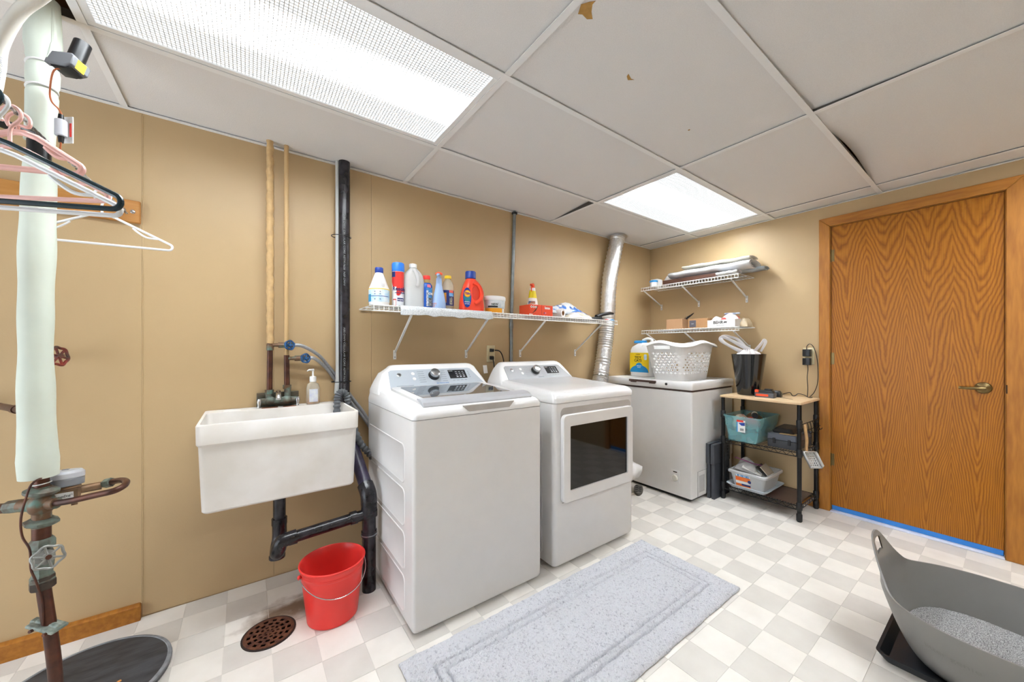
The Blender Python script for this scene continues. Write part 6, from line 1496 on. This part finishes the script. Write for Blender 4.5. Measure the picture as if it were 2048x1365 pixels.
vs, fs = text_mesh('SCH 40 PVC ASTM D2665 NSF DWV', .010, .0, 'LEFT', False)
seg = P[30:66]; L_ = [0]
for a, b in zip(seg[:-1], seg[1:]): L_.append(L_[-1] + (b - a).length)
ov = []
for x, y, d in vs:
    s_ = min(x, L_[-1] - 1e-4); k = max(i for i in range(len(L_)) if L_[i] <= s_ + 1e-9); k = min(k, len(seg) - 2)
    q = (s_ - L_[k]) / max(1e-6, L_[k + 1] - L_[k]); p = seg[k].lerp(seg[k + 1], q); tdir = (seg[k + 1] - seg[k]).normalized()
    vdir = (cpt - p); vdir = (vdir - tdir * vdir.dot(tdir)).normalized(); sd_ = vdir.cross(tdir)
    ang = y / .0135 - .25; ov.append(p + (vdir * math.cos(ang) + sd_ * math.sin(ang)) * .0138)
MB().add(ov, fs).build('lettering', mat('faded_grey_ink', '#aab0c0', .6), hs, smooth=0)
# sensor strapped to the foam
sn = thing('pipe_sensor', 'black and grey cylindrical sensor with yellow sticker strapped to foam', 'sensor', (-.41, 1.60, 1.96))
SF = frame((-.405, 1.610, 1.985), (.80, -.55, -.12), (.42, .35, .84), (-.3, -.75, .5))
u_ = Vector((.80, -.55, -.10)).normalized(); v_ = Vector((.30, .05, .95)); v_ = (v_ - u_ * v_.dot(u_)).normalized(); n_ = u_.cross(v_)
SF = frame((-.408, 1.590, 1.992), u_, v_, n_)
hp = [(-.036, -.012), (-.030, .018), (.024, .018), (.034, .010), (.034, -.018), (.016, -.026), (-.026, -.022)]
MB(SF).loft([[(a, b, -.022) for a, b in hp], [(a, b, .024) for a, b in hp]]).build('housing', mat('sensor_grey', '#6a6c70', .4, var=.06), sn, bevel=.003)
MB(SF).loft([[(a * .78, b * .7 - .0125, -.016 + .034 * k) for a, b in hp] for k in (0, 1)]).build('open_face', m_black, sn)
MB(SF).cyl((.016, .0, .004), (.016, .072, .004), .0185, n=24).build('barrel', m_black, sn)
MB(SF).box(.0335, .0347, -.020, .008, -.010, .012).build('yellow_sticker', m_yellow, sn)
MB(SF).box(-.062, -.030, -.006, .010, -.008, .008).build('mount', mat('sensor_grey', '#55575b', .4, var=.06), sn, bevel=.002)
MB().tube(smooth_path([tuple(SF @ Vector((.004, -.020, .0))), tuple(SF @ Vector((-.02, -.034, .01))), (-.470, 1.680, 1.945), (-.468, 1.684, 1.915), (-.450, 1.668, 1.890), (-.440, 1.655, 1.868)], 6), .0021, 6).build('orange_cable', mat('orange_cable', '#b4643c', .45), sn)
cn_ = thing('cable_connector', 'grey clip-on connector with white backing card below the sensor', 'connector', (-.43, 1.63, 1.80))
CF = frame((-.440, 1.648, 1.829), (.80, -.60, 0), (0, 0, 1), (-.60, -.80, 0))
MB(CF).box(-.016, .018, -.038, .040, -.016, -.0135).build('backing_card', m_paper, cn_)
MB(CF).box(.009, .015, -.020, .020, -.0134, -.0128).build('red_print', m_red, cn_)
MB(CF).lathe([(.004, -.030), (.018, -.030), (.018, .022), (.004, .022)], 18).build('unused', m_reg2, cn_) if False else None
MB(CF @ Matrix.Rotation(-PI / 2, 4, 'X')).lathe([(.011, -.026), (.013, -.024), (.013, .020), (.011, .022)], 20).build('grey_shell', m_reg2, cn_)
for a, b in ((.020, .038), (-.026, -.044)): MB(CF).cyl((0, a, 0), (0, b, 0), .007, .0055, 12).build('black_boot', m_black, cn_)
MB().tube([tuple(CF @ Vector((0, -.042, 0))), tuple(CF @ Vector((-.003, -.065, 0))), tuple(CF @ Vector((-.01, -.085, -.01)))], .0022, 6).build('orange_cable', mat('orange_cable', '#b4643c', .45), cn_)

# ================================================================== RAIL, ROPE, HANGERS
rl = thing('coat_rail', 'light wooden hook rail screwed to the back wall behind the foam pipe', 'hook rail', (-.7, YA, 1.72))
MB().rings([(1.722, -1.05, -.372, YA - .020, YA - .0005, .006), (1.818, -1.05, -.372, YA - .020, YA - .0005, .006)], 3).build('board', mat('pale_pine', '#c08a4a', .5, col2='#b07838', vscale=8, stretch=(.8, 6, 6)), rl, bevel=.004)
MB().sphere((-.395, YA - .021, 1.768), .009, .004, .009, 12, 6).build('screw', m_silver, rl)
MB().tube([(-.425 + .010 * math.cos(q), 2.220 + .0 * math.sin(q), 1.766 + .010 * math.sin(q)) for q in [2 * PI * k / 16 for k in range(16)]], .0028, 6, closed=True).build('screw_eye', m_silver, rl)
MB().cyl((-.425, 2.212, 1.766), (-.425, 2.236, 1.768), .003, n=8).build('eye_shank', m_silver, rl)
m_rope = mat('twisted_cable', '#c9c9c6', .4, metal=.3, col2='#5a5a5a', vscale=40, stretch=(1, 1, 1), ramp=(.45, .55))
def ropex(y): return -.453 + (y - 1.357) * (.041 / .804)
rp = MB()
yy = [2.214, 1.9, 1.6, 1.3, .9, .3, -.6, -1.6, YF]
base = smooth_path([(ropex(y) if y > 1.2 else ropex(y) - .10 * max(0, (1.2 - y)), y, 1.752 - .010 * math.sin(PI * (2.2 - y) / 4.6)) for y in yy], 40)
for s_ in (0, PI):
    rp.tube([p + Vector((.0022 * math.cos(i * .9 + s_), 0, .0022 * math.sin(i * .9 + s_))) for i, p in enumerate(base)], .0026, 6)
o = rp.build('clothesline', m_rope, recalc=False); tag(o, 'thin twisted cable clothesline running from the wall rail past the camera', 'cable')
def hanger(label, H_, tip, r, m, drop=.085, gap=.022, notch=True, hook_r=.022):
    """H_: where the hook sits on the line, tip: far end of the right arm"""
    Hv = Vector(H_); Tv = Vector(tip); d = Vector((Tv.x - Hv.x, Tv.y - Hv.y, 0)); half = d.length; d.normalize()
    neck = Tv.z + drop
    up = Vector((0, 0, 1)); O = Vector((Hv.x, Hv.y, 0))
    W = lambda a, z: O + d * a + up * z
    t = thing('clothes_hanger', label, 'hanger', (Hv.x, Hv.y, Tv.z - gap), 'hangers on the clothesline')
    zt = Tv.z
    rc = gap / 2; zc = zt - rc; right = [(.010, neck + .003), (.035, neck - .006)]
    th = math.atan2(half - rc, drop)
    for a in [PI / 2 - .42 + (-PI / 2 - (PI / 2 - .42)) * k / 8 for k in range(9)]: right.append((half - rc + rc * math.cos(a), zc + rc * math.sin(a)))
    pts = [W(a, z) for a, z in right] + [W(-a, z) for a, z in right[::-1]]
    MB().tube(pts, r, 10, closed=True).build('frame', m, t)
    if notch:
        for s_ in (1, -1):
            q = [W(s_ * half * .42, neck - drop * .44), W(s_ * half * .50, neck - drop * .62), W(s_ * half * .62, neck - drop * .80), W(s_ * half * .78, neck - drop * .82)]
            MB().tube(smooth_path(q, 5), r * .8, 8).build('strap_bar', m, t)
    hk = [W(0, neck), W(0, neck + .02)] + [O + d * (-hook_r + hook_r * math.cos(a)) * 1.0 + up * (Hv.z + r + .004 - hook_r * .0 + (hook_r * math.sin(a) - hook_r)) + d * hook_r for a in [0, .5, 1.0, 1.57, 2.1, 2.7, 3.3]]
    hk = [W(0, neck), W(0, (neck + Hv.z) / 2)]
    for a in (-.6, 0, .6, 1.2, 1.57, 2.0, 2.6, 3.2, 3.8): hk.append(W(hook_r * math.cos(a), Hv.z - hook_r + .005 + r + hook_r * math.sin(a)))
    MB().tube(smooth_path(hk, 4), min(r * .9, .0038), 8).build('hook', m, t)
    return t
m_pink = mat('pink_plastic', '#eebfb6', .35, var=.05); m_hw = mat('white_hanger_plastic', '#eef0f0', .35, var=.03)
m_green = mat('dark_green_plastic', '#0f2b33', .25, var=.1)
RZ = 1.744
hanger('glossy dark green tube hanger, front of the bunch on the clothesline', (ropex(1.318), 1.318, RZ), (-.236, 1.225, 1.538), .0062, m_green, drop=.10, gap=.034, notch=False)
hanger('white tube hanger close behind the dark green one', (ropex(1.342), 1.342, RZ), (-.243, 1.258, 1.523), .0055, m_hw, drop=.10, gap=.026)
hanger('pink tube hanger with its tip below the white one', (ropex(1.397), 1.397, RZ), (-.272, 1.297, 1.560), .0055, m_pink, drop=.095, gap=.022)
hanger('thick pink hanger, highest of the bunch', (ropex(1.43), 1.43, RZ), (-.335, 1.385, 1.645), .0072, m_pink, drop=.06, gap=.026)
hanger('thin white wire-like hanger hanging alone behind the foam pipe', (ropex(1.95), 1.95, 1.747), (-.232, 1.925, 1.583), .0042, m_hw, drop=.082, gap=.024)
